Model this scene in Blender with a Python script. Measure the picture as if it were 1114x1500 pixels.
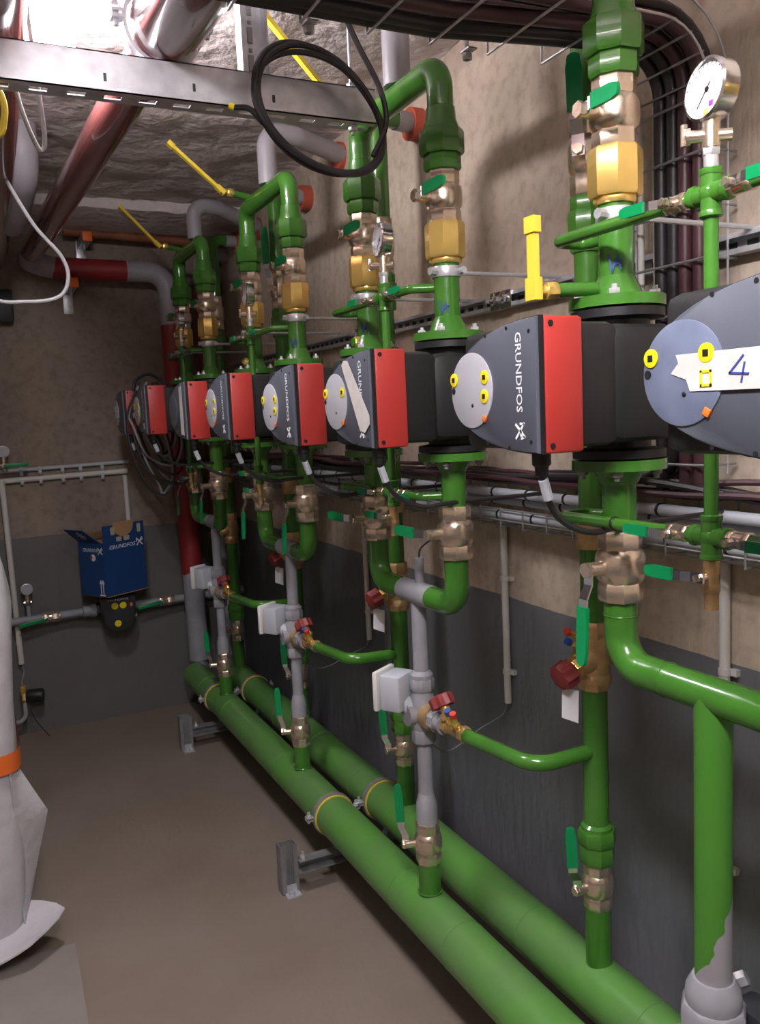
import bpy, bmesh, math, random
from mathutils import Vector, Matrix, noise
random.seed(7)
V = Vector
scn = bpy.context.scene
COL = scn.collection
for o in list(bpy.data.objects):
    bpy.data.objects.remove(o, do_unlink=True)

# ------------------------------------------------------------------ camera
cd = bpy.data.cameras.new('camera')
cam = bpy.data.objects.new('camera', cd)
COL.objects.link(cam)
right = V((0.89489271, -0.44395222, -0.04553537))
down = V((-0.09154481, -0.08274636, -0.99235709))
fwd = V((0.43679125, 0.89222165, -0.11469064))
mw = Matrix(((right.x, -down.x, -fwd.x, 0), (right.y, -down.y, -fwd.y, 0),
             (right.z, -down.z, -fwd.z, 1.6), (0, 0, 0, 1)))
cam.matrix_world = mw
cd.sensor_fit = 'VERTICAL'
cd.sensor_height = 36
cd.sensor_width = 26.7
cd.lens = 36 * 1240 / 1500
cd.clip_start = 0.02
scn.camera = cam

# ------------------------------------------------------------------ world, exposure
w = bpy.data.worlds.new('world')
scn.world = w
w.use_nodes = True
w.node_tree.nodes['Background'].inputs[0].default_value = (0.5, 0.5, 0.55, 1)
w.node_tree.nodes['Background'].inputs[1].default_value = 0.05
vs = scn.view_settings
vs.view_transform = 'Standard'
vs.look = 'None'
vs.gamma = 1
vs.use_curve_mapping = False
vs.exposure = 1.18

LAMP_VIEW = 75.0      # radiance of the bulkhead lamp seen at the top of the frame
LAMP_REAR = 52.0       # radiance of the tube lamp on the ceiling above the camera
LAMP_COLOUR = (1.0, 0.97, 1.0)


# ------------------------------------------------------------------ materials
def mat(name, col, rough=0.5, metal=0.0, var=0.0, vscale=12, bump=0.0, bscale=40, col2=None, stretch=None,
        emit=None, coat=0.0, detail=4, spec=0.5):
    m = bpy.data.materials.new(name)
    m.use_nodes = True
    nt = m.node_tree
    b = nt.nodes['Principled BSDF']
    b.inputs['Roughness'].default_value = rough
    b.inputs['Metallic'].default_value = metal
    b.inputs['Base Color'].default_value = (*col, 1)
    b.inputs['Coat Weight'].default_value = coat
    b.inputs['Specular IOR Level'].default_value = spec
    if emit:
        b.inputs['Emission Color'].default_value = (*emit[0], 1)
        b.inputs['Emission Strength'].default_value = emit[1]
    if var or bump:
        tc = nt.nodes.new('ShaderNodeTexCoord')
        mp = nt.nodes.new('ShaderNodeMapping')
        if stretch:
            mp.inputs['Scale'].default_value = stretch
        nt.links.new(tc.outputs['Object'], mp.inputs['Vector'])
    if var:
        n = nt.nodes.new('ShaderNodeTexNoise')
        n.inputs['Scale'].default_value = vscale
        n.inputs['Detail'].default_value = detail
        nt.links.new(mp.outputs[0], n.inputs['Vector'])
        r = nt.nodes.new('ShaderNodeValToRGB')
        r.color_ramp.elements[0].position = 0.3
        r.color_ramp.elements[1].position = 0.7
        c2 = col2 or tuple(c * (1 - var) for c in col)
        r.color_ramp.elements[0].color = (*c2, 1)
        r.color_ramp.elements[1].color = (*col, 1)
        nt.links.new(n.outputs['Fac'], r.inputs['Fac'])
        nt.links.new(r.outputs[0], b.inputs['Base Color'])
    if bump:
        n2 = nt.nodes.new('ShaderNodeTexNoise')
        n2.inputs['Scale'].default_value = bscale
        n2.inputs['Detail'].default_value = 6
        nt.links.new(mp.outputs[0], n2.inputs['Vector'])
        bp = nt.nodes.new('ShaderNodeBump')
        bp.inputs['Strength'].default_value = bump
        bp.inputs['Distance'].default_value = 0.02
        nt.links.new(n2.outputs['Fac'], bp.inputs['Height'])
        nt.links.new(bp.outputs[0], b.inputs['Normal'])
    return m


def wall_mat(name, edge, upper, upper2, lower, lower2):
    """bare concrete above, grey paint below a hand-cut edge"""
    m = mat(name, upper, 0.85, var=0.3, vscale=1.6, bump=0.35, bscale=18, col2=upper2, stretch=(1, 1.6, 0.5))
    nt = m.node_tree
    b = nt.nodes['Principled BSDF']
    src = b.inputs['Base Color'].links[0].from_socket
    tc = nt.nodes.new('ShaderNodeTexCoord')
    # fine pitting of the concrete
    n0 = nt.nodes.new('ShaderNodeTexNoise'); n0.inputs['Scale'].default_value = 30; n0.inputs['Detail'].default_value = 8
    nt.links.new(tc.outputs['Object'], n0.inputs['Vector'])
    mm = nt.nodes.new('ShaderNodeMix'); mm.data_type = 'RGBA'; mm.blend_type = 'MULTIPLY'
    mm.inputs['Factor'].default_value = 0.5
    r0 = nt.nodes.new('ShaderNodeValToRGB')
    r0.color_ramp.elements[0].position = 0.3; r0.color_ramp.elements[0].color = (0.55, 0.5, 0.46, 1)
    r0.color_ramp.elements[1].position = 0.55; r0.color_ramp.elements[1].color = (1, 1, 1, 1)
    nt.links.new(n0.outputs['Fac'], r0.inputs['Fac'])
    nt.links.new(src, mm.inputs[6]); nt.links.new(r0.outputs[0], mm.inputs[7])
    sp = nt.nodes.new('ShaderNodeSeparateXYZ')
    nt.links.new(tc.outputs['Object'], sp.inputs[0])
    n = nt.nodes.new('ShaderNodeTexNoise'); n.inputs['Scale'].default_value = 9
    nt.links.new(tc.outputs['Object'], n.inputs['Vector'])
    ma = nt.nodes.new('ShaderNodeMath'); ma.operation = 'MULTIPLY_ADD'
    ma.inputs[1].default_value = 0.012
    nt.links.new(n.outputs['Fac'], ma.inputs[0]); nt.links.new(sp.outputs['Z'], ma.inputs[2])
    gt = nt.nodes.new('ShaderNodeMath'); gt.operation = 'GREATER_THAN'; gt.inputs[1].default_value = edge + 0.006
    nt.links.new(ma.outputs[0], gt.inputs[0])
    n3 = nt.nodes.new('ShaderNodeTexNoise'); n3.inputs['Scale'].default_value = 2.5; n3.inputs['Detail'].default_value = 5
    nt.links.new(tc.outputs['Object'], n3.inputs['Vector'])
    lo = nt.nodes.new('ShaderNodeMix'); lo.data_type = 'RGBA'
    lo.inputs[6].default_value = (*lower, 1); lo.inputs[7].default_value = (*lower2, 1)
    nt.links.new(n3.outputs['Fac'], lo.inputs['Factor'])
    mx = nt.nodes.new('ShaderNodeMix'); mx.data_type = 'RGBA'
    nt.links.new(gt.outputs[0], mx.inputs['Factor'])
    nt.links.new(lo.outputs[2], mx.inputs[6]); nt.links.new(mm.outputs[2], mx.inputs[7])
    nt.links.new(mx.outputs[2], b.inputs['Base Color'])
    rr = nt.nodes.new('ShaderNodeMapRange'); rr.inputs[3].default_value = 0.5; rr.inputs[4].default_value = 0.9
    nt.links.new(gt.outputs[0], rr.inputs[0]); nt.links.new(rr.outputs[0], b.inputs['Roughness'])
    return m


M = {}
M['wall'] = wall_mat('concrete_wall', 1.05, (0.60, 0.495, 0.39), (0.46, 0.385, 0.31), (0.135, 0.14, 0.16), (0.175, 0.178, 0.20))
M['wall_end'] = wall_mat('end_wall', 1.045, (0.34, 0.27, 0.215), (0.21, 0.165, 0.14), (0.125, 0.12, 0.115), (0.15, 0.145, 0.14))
M['ceiling'] = mat('rough_ceiling', (0.80, 0.71, 0.70), 0.95, var=0.22, vscale=5, bump=0.9, bscale=22, detail=8)
M['floor'] = mat('painted_floor', (0.25, 0.205, 0.17), 0.62, var=0.22, vscale=2.2, bump=0.08, bscale=60, col2=(0.205, 0.16, 0.125), spec=0.3)
M['green'] = mat('green_pipe_paint', (0.062, 0.225, 0.026), 0.25, var=0.25, vscale=9, bump=0.06, bscale=45, coat=0.3)
M['header'] = mat('green_header_paint', (0.10, 0.29, 0.050), 0.36, var=0.3, vscale=6, bump=0.05, bscale=30, col2=(0.115, 0.24, 0.075))
M['grey'] = mat('grey_primer', (0.33, 0.33, 0.36), 0.6, var=0.2, vscale=14)
M['lagging'] = mat('pale_grey_pipe', (0.37, 0.345, 0.375), 0.45, var=0.1, vscale=8)
M['brass'] = mat('nickel_brass', (0.82, 0.68, 0.54), 0.25, 0.88, var=0.15, vscale=25, bump=0.05, bscale=90)
M['gold'] = mat('yellow_brass', (0.95, 0.66, 0.20), 0.27, 0.7, var=0.12, vscale=20)
M['bronze'] = mat('cast_bronze', (0.74, 0.50, 0.24), 0.38, 0.72, var=0.3, vscale=30, bump=0.15, bscale=120)
M['zinc'] = mat('galvanised_steel', (0.72, 0.73, 0.77), 0.36, 0.55, var=0.25, vscale=30)
M['darkzinc'] = mat('dull_galvanised_steel', (0.36, 0.36, 0.37), 0.5, 0.5, var=0.3, vscale=25)
M['chrome'] = mat('bright_steel', (0.75, 0.76, 0.8), 0.18, 1.0)
M['black'] = mat('black_foam_shell', (0.012, 0.012, 0.013), 0.5, bump=0.05, bscale=150)
M['rubber'] = mat('black_rubber', (0.012, 0.012, 0.014), 0.45)
M['slate'] = mat('slate_plastic', (0.085, 0.093, 0.118), 0.42, bump=0.02, bscale=300)
M['disc'] = mat('grey_control_disc', (0.42, 0.42, 0.46), 0.35)
M['film'] = mat('dusty_blue_disc', (0.16, 0.19, 0.28), 0.4, var=0.3, vscale=20)
M['red'] = mat('red_plastic', (0.42, 0.034, 0.028), 0.45, bump=0.02, bscale=300)
M['yellow'] = mat('yellow_button', (0.85, 0.68, 0.01), 0.4)
M['ylever'] = mat('yellow_lever', (0.83, 0.62, 0.06), 0.4)
M['orange'] = mat('orange_plastic', (0.85, 0.17, 0.02), 0.5)
M['white'] = mat('white_plastic', (0.72, 0.71, 0.68), 0.4)
M['print'] = mat('white_print', (0.8, 0.82, 0.85), 0.5)
M['tape'] = mat('masking_tape', (0.62, 0.58, 0.55), 0.7, var=0.15, vscale=30)
M['ink'] = mat('blue_marker_ink', (0.03, 0.06, 0.30), 0.6)
M['lever'] = mat('green_lever_grip', (0.0, 0.25, 0.075), 0.35)
M['wheel'] = mat('red_handwheel', (0.25, 0.035, 0.035), 0.5)
M['cap_blue'] = mat('blue_test_cap', (0.02, 0.07, 0.32), 0.4)
M['cap_red'] = mat('red_test_cap', (0.6, 0.05, 0.02), 0.4)
M['dial'] = mat('white_dial', (0.92, 0.92, 0.94), 0.4)
M['violet'] = mat('violet_dial_mark', (0.30, 0.05, 0.45), 0.5)
M['brown'] = mat('oxide_red_pipe', (0.21, 0.066, 0.064), 0.22, var=0.15, vscale=5, coat=0.8, spec=0.8)
M['redpipe'] = mat('red_primer_pipe', (0.33, 0.025, 0.030), 0.45, var=0.2, vscale=8)
M['rust'] = mat('rust_pipe', (0.30, 0.10, 0.045), 0.6, var=0.5, vscale=10)
M['collar'] = mat('red_fire_collar', (0.50, 0.09, 0.05), 0.6)
M['conduit'] = mat('ivory_conduit', (0.66, 0.64, 0.60), 0.45)
M['greyconduit'] = mat('grey_conduit', (0.48, 0.50, 0.55), 0.4)
M['cable'] = mat('black_cable', (0.030, 0.026, 0.030), 0.4)
M['maroon'] = mat('maroon_cable', (0.085, 0.035, 0.045), 0.4)
M['greycable'] = mat('grey_cable', (0.28, 0.27, 0.28), 0.45)
M['foam'] = mat('white_foam_sheet', (0.57, 0.55, 0.58), 0.75, var=0.08, vscale=20, bump=0.25, bscale=25)
M['sheet'] = mat('grey_floor_sheet', (0.27, 0.24, 0.22), 0.7, var=0.1, vscale=10)
M['strap'] = mat('orange_strap', (0.80, 0.16, 0.03), 0.5)
M['blue'] = mat('blue_carton', (0.012, 0.055, 0.19), 0.55)
M['card'] = mat('brown_cardboard', (0.46, 0.27, 0.13), 0.8, var=0.1, vscale=20)
M['cream'] = mat('cream_print', (0.45, 0.40, 0.28), 0.7)
M['paper'] = mat('white_paper_tag', (0.75, 0.75, 0.78), 0.7)
M['glow'] = mat('lamp_diffuser', (0.9, 0.9, 0.9), 0.4, emit=(LAMP_COLOUR, LAMP_VIEW))
M['glow_rear'] = mat('rear_lamp_diffuser', (0.9, 0.9, 0.9), 0.4, emit=(LAMP_COLOUR, LAMP_REAR))
M['glass'] = mat('dark_grey_box', (0.03, 0.033, 0.04), 0.4)


def primer_edge_mat(z_edge):
    """green paint brushed down to a ragged edge over grey primer"""
    m = mat('green_over_primer', (0.1, 0.1, 0.1), 0.4)
    nt = m.node_tree; b = nt.nodes['Principled BSDF']
    tc = nt.nodes.new('ShaderNodeTexCoord'); sp = nt.nodes.new('ShaderNodeSeparateXYZ')
    nt.links.new(tc.outputs['Object'], sp.inputs[0])
    n = nt.nodes.new('ShaderNodeTexNoise'); n.inputs['Scale'].default_value = 28; n.inputs['Detail'].default_value = 1
    nt.links.new(tc.outputs['Object'], n.inputs['Vector'])
    ma = nt.nodes.new('ShaderNodeMath'); ma.operation = 'MULTIPLY_ADD'; ma.inputs[1].default_value = 0.10
    nt.links.new(n.outputs['Fac'], ma.inputs[0]); nt.links.new(sp.outputs['Z'], ma.inputs[2])
    m3 = nt.nodes.new('ShaderNodeMath'); m3.operation = 'MULTIPLY_ADD'; m3.inputs[1].default_value = -2.0
    m2 = nt.nodes.new('ShaderNodeMath'); m2.operation = 'MULTIPLY_ADD'; m2.inputs[1].default_value = -0.6
    nt.links.new(sp.outputs['Y'], m2.inputs[0]); nt.links.new(sp.outputs['X'], m2.inputs[2])
    nt.links.new(m2.outputs[0], m3.inputs[0]); nt.links.new(ma.outputs[0], m3.inputs[2])
    gt = nt.nodes.new('ShaderNodeMath'); gt.operation = 'GREATER_THAN'; gt.inputs[1].default_value = z_edge + 0.05
    nt.links.new(m3.outputs[0], gt.inputs[0])
    mx = nt.nodes.new('ShaderNodeMix'); mx.data_type = 'RGBA'
    mx.inputs[6].default_value = (0.30, 0.29, 0.31, 1); mx.inputs[7].default_value = (0.062, 0.225, 0.026, 1)
    nt.links.new(gt.outputs[0], mx.inputs['Factor']); nt.links.new(mx.outputs[2], b.inputs['Base Color'])
    return m


# ------------------------------------------------------------------ mesh helpers
def axes(d):
    d = V(d).normalized()
    a = V((0, 0, 1)) if abs(d.z) < 0.9 else V((1, 0, 0))
    u = a.cross(d).normalized()
    return u, d.cross(u), d


def fillet(pts, R, n=7):
    pts = [V(p) for p in pts]
    out = [pts[0]]
    for i in range(1, len(pts) - 1):
        p, a, b = pts[i], pts[i - 1] - pts[i], pts[i + 1] - pts[i]
        la, lb = a.length, b.length
        a.normalize(); b.normalize()
        ang = a.angle(b)
        if abs(ang - math.pi) < 0.02:
            out.append(p); continue
        t = min(R / math.tan(ang / 2), la * 0.49, lb * 0.49)
        r = t * math.tan(ang / 2)
        c = p + (a + b).normalized() * (r / math.sin(ang / 2))
        s, e = (p + a * t) - c, (p + b * t) - c
        tot = s.angle(e)
        ax = s.cross(e).normalized()
        for k in range(n + 1):
            out.append(c + Matrix.Rotation(tot * k / n, 3, ax) @ s)
    out.append(pts[-1])
    return out


def spline(pts, n=8):
    pts = [V(p) for p in pts]
    P = [pts[0] * 2 - pts[1]] + pts + [pts[-1] * 2 - pts[-2]]
    out = []
    for i in range(1, len(P) - 2):
        a, b, c, d = P[i - 1:i + 3]
        for k in range(n):
            t = k / n
            out.append(0.5 * ((2 * b) + (c - a) * t + (2 * a - 5 * b + 4 * c - d) * t * t + (3 * b - a - 3 * c + d) * t ** 3))
    out.append(pts[-1])
    return out


class MB:
    def __init__(s):
        s.v = []; s.f = []

    def add(s, verts, faces):
        o = len(s.v)
        s.v += [V(p) for p in verts]
        s.f += [tuple(i + o for i in f) for f in faces]
        return s

    def box(s, c, d, rot=None, bev=0.0):
        bm = bmesh.new()
        bmesh.ops.create_cube(bm, size=1)
        for v in bm.verts:
            v.co = V((v.co.x * d[0], v.co.y * d[1], v.co.z * d[2]))
        if bev:
            bmesh.ops.bevel(bm, geom=bm.edges[:], offset=bev, segments=2, affect='EDGES', profile=0.5)
        if rot is not None:
            bm.transform(rot.to_4x4())
        bm.verts.index_update()
        s.add([v.co + V(c) for v in bm.verts], [[v.index for v in f.verts] for f in bm.faces])
        bm.free()
        return s

    def lathe(s, o, d, prof, n=20, ph=0.0, caps=True):
        """prof = [(radius, distance along d)]"""
        u, v, d = axes(d)
        o = V(o)
        vs, fs = [], []
        for r, t in prof:
            for k in range(n):
                a = ph + 2 * math.pi * k / n
                vs.append(o + d * t + u * (r * math.cos(a)) + v * (r * math.sin(a)))
        m = len(prof)
        for i in range(m - 1):
            for k in range(n):
                a, b = i * n + k, i * n + (k + 1) % n
                fs.append((a, b, b + n, a + n))
        if caps:
            fs.append(tuple(range(n))[::-1])
            fs.append(tuple((m - 1) * n + k for k in range(n)))
        return s.add(vs, fs)

    def cyl(s, a, b, r, n=16, r2=None):
        a, b = V(a), V(b)
        return s.lathe(a, b - a, [(r, 0), (r if r2 is None else r2, (b - a).length)], n)

    def hexnut(s, a, b, r, n=6, ph=0.3):
        a, b = V(a), V(b)
        L = (b - a).length
        c = min(0.12 * r, L * 0.2)
        return s.lathe(a, b - a, [(r * 0.93, 0), (r, c), (r, L - c), (r * 0.93, L)], n, ph)

    def tube(s, pts, r, n=14, R=None):
        pts = [V(p) for p in pts]
        if R:
            pts = fillet(pts, R)
        q = [pts[0]]
        for p in pts[1:]:
            if (p - q[-1]).length > 1e-5:
                q.append(p)
        pts = q
        T = []
        for i in range(len(pts)):
            a = pts[max(i - 1, 0)]; b = pts[min(i + 1, len(pts) - 1)]
            T.append((b - a).normalized())
        u, v, _ = axes(T[0])
        vs, fs = [], []
        for i, p in enumerate(pts):
            if i:
                u = (u - T[i] * u.dot(T[i])).normalized()
            v = T[i].cross(u)
            for k in range(n):
                a = 2 * math.pi * k / n
                vs.append(p + u * (r * math.cos(a)) + v * (r * math.sin(a)))
        for i in range(len(pts) - 1):
            for k in range(n):
                a, b = i * n + k, i * n + (k + 1) % n
                fs.append((a, b, b + n, a + n))
        fs.append(tuple(range(n))[::-1])
        fs.append(tuple((len(pts) - 1) * n + k for k in range(n)))
        return s.add(vs, fs)

    def prism(s, outline, o, ex, ey, ez, h, bev=0.0):
        """outline in (ex, ey), extruded h along ez, optional edge round on the far face"""
        o, ex, ey, ez = V(o), V(ex), V(ey), V(ez)
        n = len(outline)
        cx = sum(p[0] for p in outline) / n; cy = sum(p[1] for p in outline) / n
        layers = [(1, 0), (1, h)]
        if bev:
            size = max(abs(p[0] - cx) for p in outline)
            layers = [(1, 0), (1, h - bev), (1 - 0.3 * bev / size, h - 0.3 * bev), (1 - bev / size, h)]
        vs, fs = [], []
        for k, t in layers:
            for x, y in outline:
                vs.append(o + ex * (cx + (x - cx) * k) + ey * (cy + (y - cy) * k) + ez * t)
        for i in range(len(layers) - 1):
            for k in range(n):
                a, b = i * n + k, i * n + (k + 1) % n
                fs.append((a, b, b + n, a + n))
        fs.append(tuple(range(n))[::-1])
        fs.append(tuple((len(layers) - 1) * n + k for k in range(n)))
        return s.add(vs, fs)

    def torus(s, c, axis, R, r, n=40, m=10, a0=0, a1=2 * math.pi):
        u, v, d = axes(axis)
        c = V(c)
        full = abs(a1 - a0 - 2 * math.pi) < 1e-6
        pts = [c + u * R * math.cos(a0 + (a1 - a0) * k / n) + v * R * math.sin(a0 + (a1 - a0) * k / n) for k in range(n + 1)]
        return s.tube(pts, r, m)

    def sphere(s, c, r, n=14, sc=(1, 1, 1)):
        bm = bmesh.new()
        bmesh.ops.create_uvsphere(bm, u_segments=n, v_segments=max(6, n // 2), radius=r)
        bm.verts.index_update()
        s.add([V((v.co.x * sc[0], v.co.y * sc[1], v.co.z * sc[2])) + V(c) for v in bm.verts], [[v.index for v in f.verts] for f in bm.faces])
        bm.free()
        return s

    def mesh(s, name, m, loc=(0, 0, 0), ang=38):
        me = bpy.data.meshes.new(name)
        l = V(loc)
        me.from_pydata([tuple(p - l) for p in s.v], [], s.f)
        bm = bmesh.new(); bm.from_mesh(me)
        bmesh.ops.recalc_face_normals(bm, faces=bm.faces)
        bm.to_mesh(me); bm.free()
        me.polygons.foreach_set('use_smooth', [True] * len(me.polygons))
        me.set_sharp_from_angle(angle=math.radians(ang))
        me.materials.append(m)
        return me


def tagged(o, label=None, cat=None, group=None, kind=None):
    if label: o['label'] = label
    if cat: o['category'] = cat
    if group: o['group'] = group
    if kind: o['kind'] = kind
    return o


def thing(name, label, cat, loc, group=None):
    o = bpy.data.objects.new(name, None)
    o.empty_display_size = 0.05
    COL.objects.link(o)
    o.location = loc
    return tagged(o, label, cat, group)


def wloc(o):
    l = V(o.location)
    while o.parent:
        o = o.parent
        l += V(o.location)
    return l


def part(name, mb, m, parent, label=None, kind=None, ang=38):
    """mb in world coordinates; origin at the parent's origin"""
    if name in SEP and not kind:
        q = islands(mb)
        if len(q) > 1:
            SEP.discard(name)
            for m_ in q: r_ = part(name, m_, m, parent, label, kind, ang)
            SEP.add(name)
            return r_
    l = wloc(parent)
    o = bpy.data.objects.new(name, mb.mesh(name, M[m] if isinstance(m, str) else m, l, ang))
    COL.objects.link(o)
    o.parent = parent
    return tagged(o, label, kind=kind)


SEP = {'flange', 'flange_bolt', 'tee', 'weld_seam', 'panel_screw', 'clamp_screw', 'fixing', 'screw', 'slot', 'hanger_rod', 'arrows', 'printed_shapes'}


def islands(mb):
    """split a builder into its separate pieces (overlapping solids count as one)"""
    n = len(mb.v)
    p = list(range(n))

    def find(a):
        while p[a] != a:
            p[a] = p[p[a]]; a = p[a]
        return a
    for f in mb.f:
        r = find(f[0])
        for k in f[1:]:
            p[find(k)] = r
    comp = {}
    for i in range(n):
        comp.setdefault(find(i), []).append(i)
    boxes = []
    for ids in comp.values():
        lo = [min(mb.v[i][k] for i in ids) - 0.0005 for k in range(3)]; hi = [max(mb.v[i][k] for i in ids) + 0.0005 for k in range(3)]
        boxes.append([lo, hi, ids])
    merged = True
    while merged:
        merged = False
        for a in range(len(boxes)):
            for b in range(a + 1, len(boxes)):
                A, B = boxes[a], boxes[b]
                if all(A[0][k] <= B[1][k] and B[0][k] <= A[1][k] for k in range(3)):
                    boxes[a] = [[min(A[0][k], B[0][k]) for k in range(3)], [max(A[1][k], B[1][k]) for k in range(3)], A[2] + B[2]]
                    boxes.pop(b); merged = True
                    break
            if merged: break
    own = {i: q for q, bx in enumerate(boxes) for i in bx[2]}
    outs = [MB() for _ in boxes]
    idx = {}
    for q, bx in enumerate(boxes):
        for i in bx[2]:
            idx[i] = len(outs[q].v); outs[q].v.append(mb.v[i])
    for f in mb.f:
        outs[own[f[0]]].f.append(tuple(idx[i] for i in f))
    return outs


def single(name, mb, m, label, cat, group=None, loc=None):
    if loc is None:
        loc = mb.v[0]
    o = bpy.data.objects.new(name, mb.mesh(name, M[m] if isinstance(m, str) else m, loc))
    o.location = loc
    COL.objects.link(o)
    return tagged(o, label, cat, group)


def struct(name, mb, m, parent=None):
    o = bpy.data.objects.new(name, mb.mesh(name, M[m] if isinstance(m, str) else m))
    COL.objects.link(o)
    if parent:
        o.parent = parent
    else:
        o['kind'] = 'structure'
    return o


_txt = {}


def text_mb(txt, o, eu, ev, en, width, height, shear=0.0):
    """flat lettering built in the plane (eu, ev) at o (centre), a hair thick along en"""
    if txt not in _txt:
        c = bpy.data.curves.new('t', 'FONT'); c.body = txt; c.offset = 0.012
        c.resolution_u = 2
        ob = bpy.data.objects.new('t', c); COL.objects.link(ob)
        bpy.context.view_layer.update()
        me = bpy.data.meshes.new_from_object(ob.evaluated_get(bpy.context.evaluated_depsgraph_get()))
        _txt[txt] = ([v.co.copy() for v in me.vertices], [tuple(p.vertices) for p in me.polygons])
        bpy.data.objects.remove(ob); bpy.data.meshes.remove(me); bpy.data.curves.remove(c)
    vs, fs = _txt[txt]
    x0 = min(v.x for v in vs); x1 = max(v.x for v in vs); y0 = min(v.y for v in vs); y1 = max(v.y for v in vs)
    o, eu, ev, en = V(o), V(eu), V(ev), V(en)
    mb = MB()
    mb.add([o + eu * (((v.x - x0) / (x1 - x0) - 0.5) * width + shear * ((v.y - y0) / (y1 - y0) - .5)) + ev * (((v.y - y0) / (y1 - y0) - 0.5) * height) + en * 0.0005 for v in vs], fs)
    return mb


def strokes(lines, o, eu, ev, en, wd, th=0.0006):
    mb = MB()
    o, eu, ev, en = V(o), V(eu), V(ev), V(en)
    for a, b in lines:
        a = V((a[0], a[1])); b = V((b[0], b[1]))
        d = (b - a).normalized() * wd * 0.5
        q = V((-d.y, d.x))
        pts = [a - d + q, a - d - q, b + d - q, b + d + q]
        mb.prism([(p.x, p.y) for p in pts], o, eu, ev, en, th)
    return mb


def logo_mb(o, eu, ev, en, sz):
    """the crossed-bow emblem beside the lettering"""
    s = sz / 2
    L = [((-s * .9, s * .8), (-s * .1, s * .05)), ((-s * .1, s * .05), (s * .9, -s * .9)), ((-s * .8, -s * .9), (-s * .15, -s * .1)),
         ((s * .1, s * .2), (s * .8, s * .9)), ((-s * .9, s * .8), (-s * .95, s * .1)), ((s * .8, s * .9), (s * .95, s * .3)),
         ((s * .1, s * .2), (s * .55, s * .15))]
    return strokes(L, o, eu, ev, en, sz * 0.16)


X_, Y_, Z_ = V((1, 0, 0)), V((0, 1, 0)), V((0, 0, 1))

# ------------------------------------------------------------------ room shell
WX, EY, CZ = 1.40, 4.75, 2.66


def plane_mb(o, a, b, thick, nrm):
    o, a, b = V(o), V(a), V(b)
    return MB().prism([(0, 0), (a.length, 0), (a.length, b.length), (0, b.length)], o - V(nrm) * thick, a.normalized(), b.normalized(), nrm, thick)


struct('floor', plane_mb((-2.2, -2.6, 0), (3.6, 0, 0), (0, 7.35, 0), 0.1, Z_), 'floor')
struct('wall_right', plane_mb((WX, -2.6, 0), (0, 7.35, 0), (0, 0, 2.75), 0.12, -X_), 'wall')
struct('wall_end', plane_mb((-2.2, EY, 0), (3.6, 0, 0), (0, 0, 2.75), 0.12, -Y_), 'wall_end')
struct('wall_left', plane_mb((-2.2, -2.6, 0), (0, 7.35, 0), (0, 0, 2.75), 0.12, X_), 'wall')
struct('wall_near', plane_mb((-2.2, -2.6, 0), (3.6, 0, 0), (0, 0, 2.75), 0.12, Y_), 'wall')
# rough cast ceiling: a displaced grid with a little thickness above
nx, ny = 110, 190
mb = MB()
vs, fs = [], []
for j in range(ny + 1):
    for i in range(nx + 1):
        x, y = -2.2 + 3.6 * i / nx, -2.6 + 7.35 * j / ny
        z = CZ + 0.012 * noise.noise(V((x * 5, y * 5, 0))) + 0.010 * noise.noise(V((x * 13, y * 13, 3))) + 0.006 * noise.noise(V((x * 29, y * 29, 7)))
        vs.append((x, y, z))
for j in range(ny):
    for i in range(nx):
        a = j * (nx + 1) + i
        fs.append((a, a + nx + 1, a + nx + 2, a + 1))
mb.add(vs, fs)
struct('ceiling', mb, 'ceiling')
# low concrete step of the ceiling before the end wall
mb = MB()
n = 60
vs, fs = [], []
prof = [(4.20, 2.70), (4.22, 2.615), (4.30, 2.600), (4.50, 2.595), (4.76, 2.59)]
for i in range(n + 1):
    x = -2.2 + 3.6 * i / n
    for k, (y, z) in enumerate(prof):
        e = 0.014 if k in (1, 2) else 0.005
        vs.append((x, y + e * noise.noise(V((x * 9, k, 1))), z + e * noise.noise(V((x * 11, k, 5)))))
for i in range(n):
    for k in range(4):
        a = i * 5 + k
        fs.append((a, a + 5, a + 6, a + 1))
mb.add(vs, fs)
struct('trim_1', mb, 'ceiling')

# ------------------------------------------------------------------ layout of the plant
XR, XB = 1.04, 1.23
PY = [0.69, 1.155, 1.72, 2.145, 2.69, 3.15, 3.79, 4.24]
MID = [0.945, 1.92, 2.885, 3.90]
BY = [1.455, 2.41, 3.36, 4.30]
DZ = [0, 0, 0.012, 0.03]
FX = [-0.26, -0.26, -0.265, -0.275, -0.29, -0.31, -0.325, -0.34]
ORD = ['first', 'second', 'third', 'fourth', 'fifth', 'sixth', 'seventh', 'eighth']
GN = ['nearest', 'second', 'third', 'farthest']


# ------------------------------------------------------------------ pumps
def d_outline(y0, y1, h, n=22, k=2.15):
    """D shape: straight edge at y0, bow reaching y1"""
    pts = []
    for i in range(n + 1):
        t = math.pi * (i / n) - math.pi / 2
        c, s_ = math.cos(t), math.sin(t)
        y = y0 + (y1 - y0) * (abs(c) ** (2 / k))
        z = h * math.copysign(abs(s_) ** (2 / k), s_)
        pts.append((y, z))
    a = [(y0 - 0.0, -h + 0.004)]
    return pts


PUMP_LABEL = [
    'nearest circulation pump, cut by the right frame edge, taped with a handwritten 4',
    'circulation pump with untaped slate face and clean white lettering, second from the right',
    'circulation pump with a slanting strip of white tape, third from the right',
    'circulation pump with three yellow buttons and no tape, fourth from the right',
    'circulation pump with small clean dial disc, fifth from the right',
    'circulation pump with an upright strip of pale tape, sixth from the right',
    'circulation pump with broad red side, second from the far end of the row',
    'farthest circulation pump, small square of white tape and coiled cables above',
]


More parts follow.
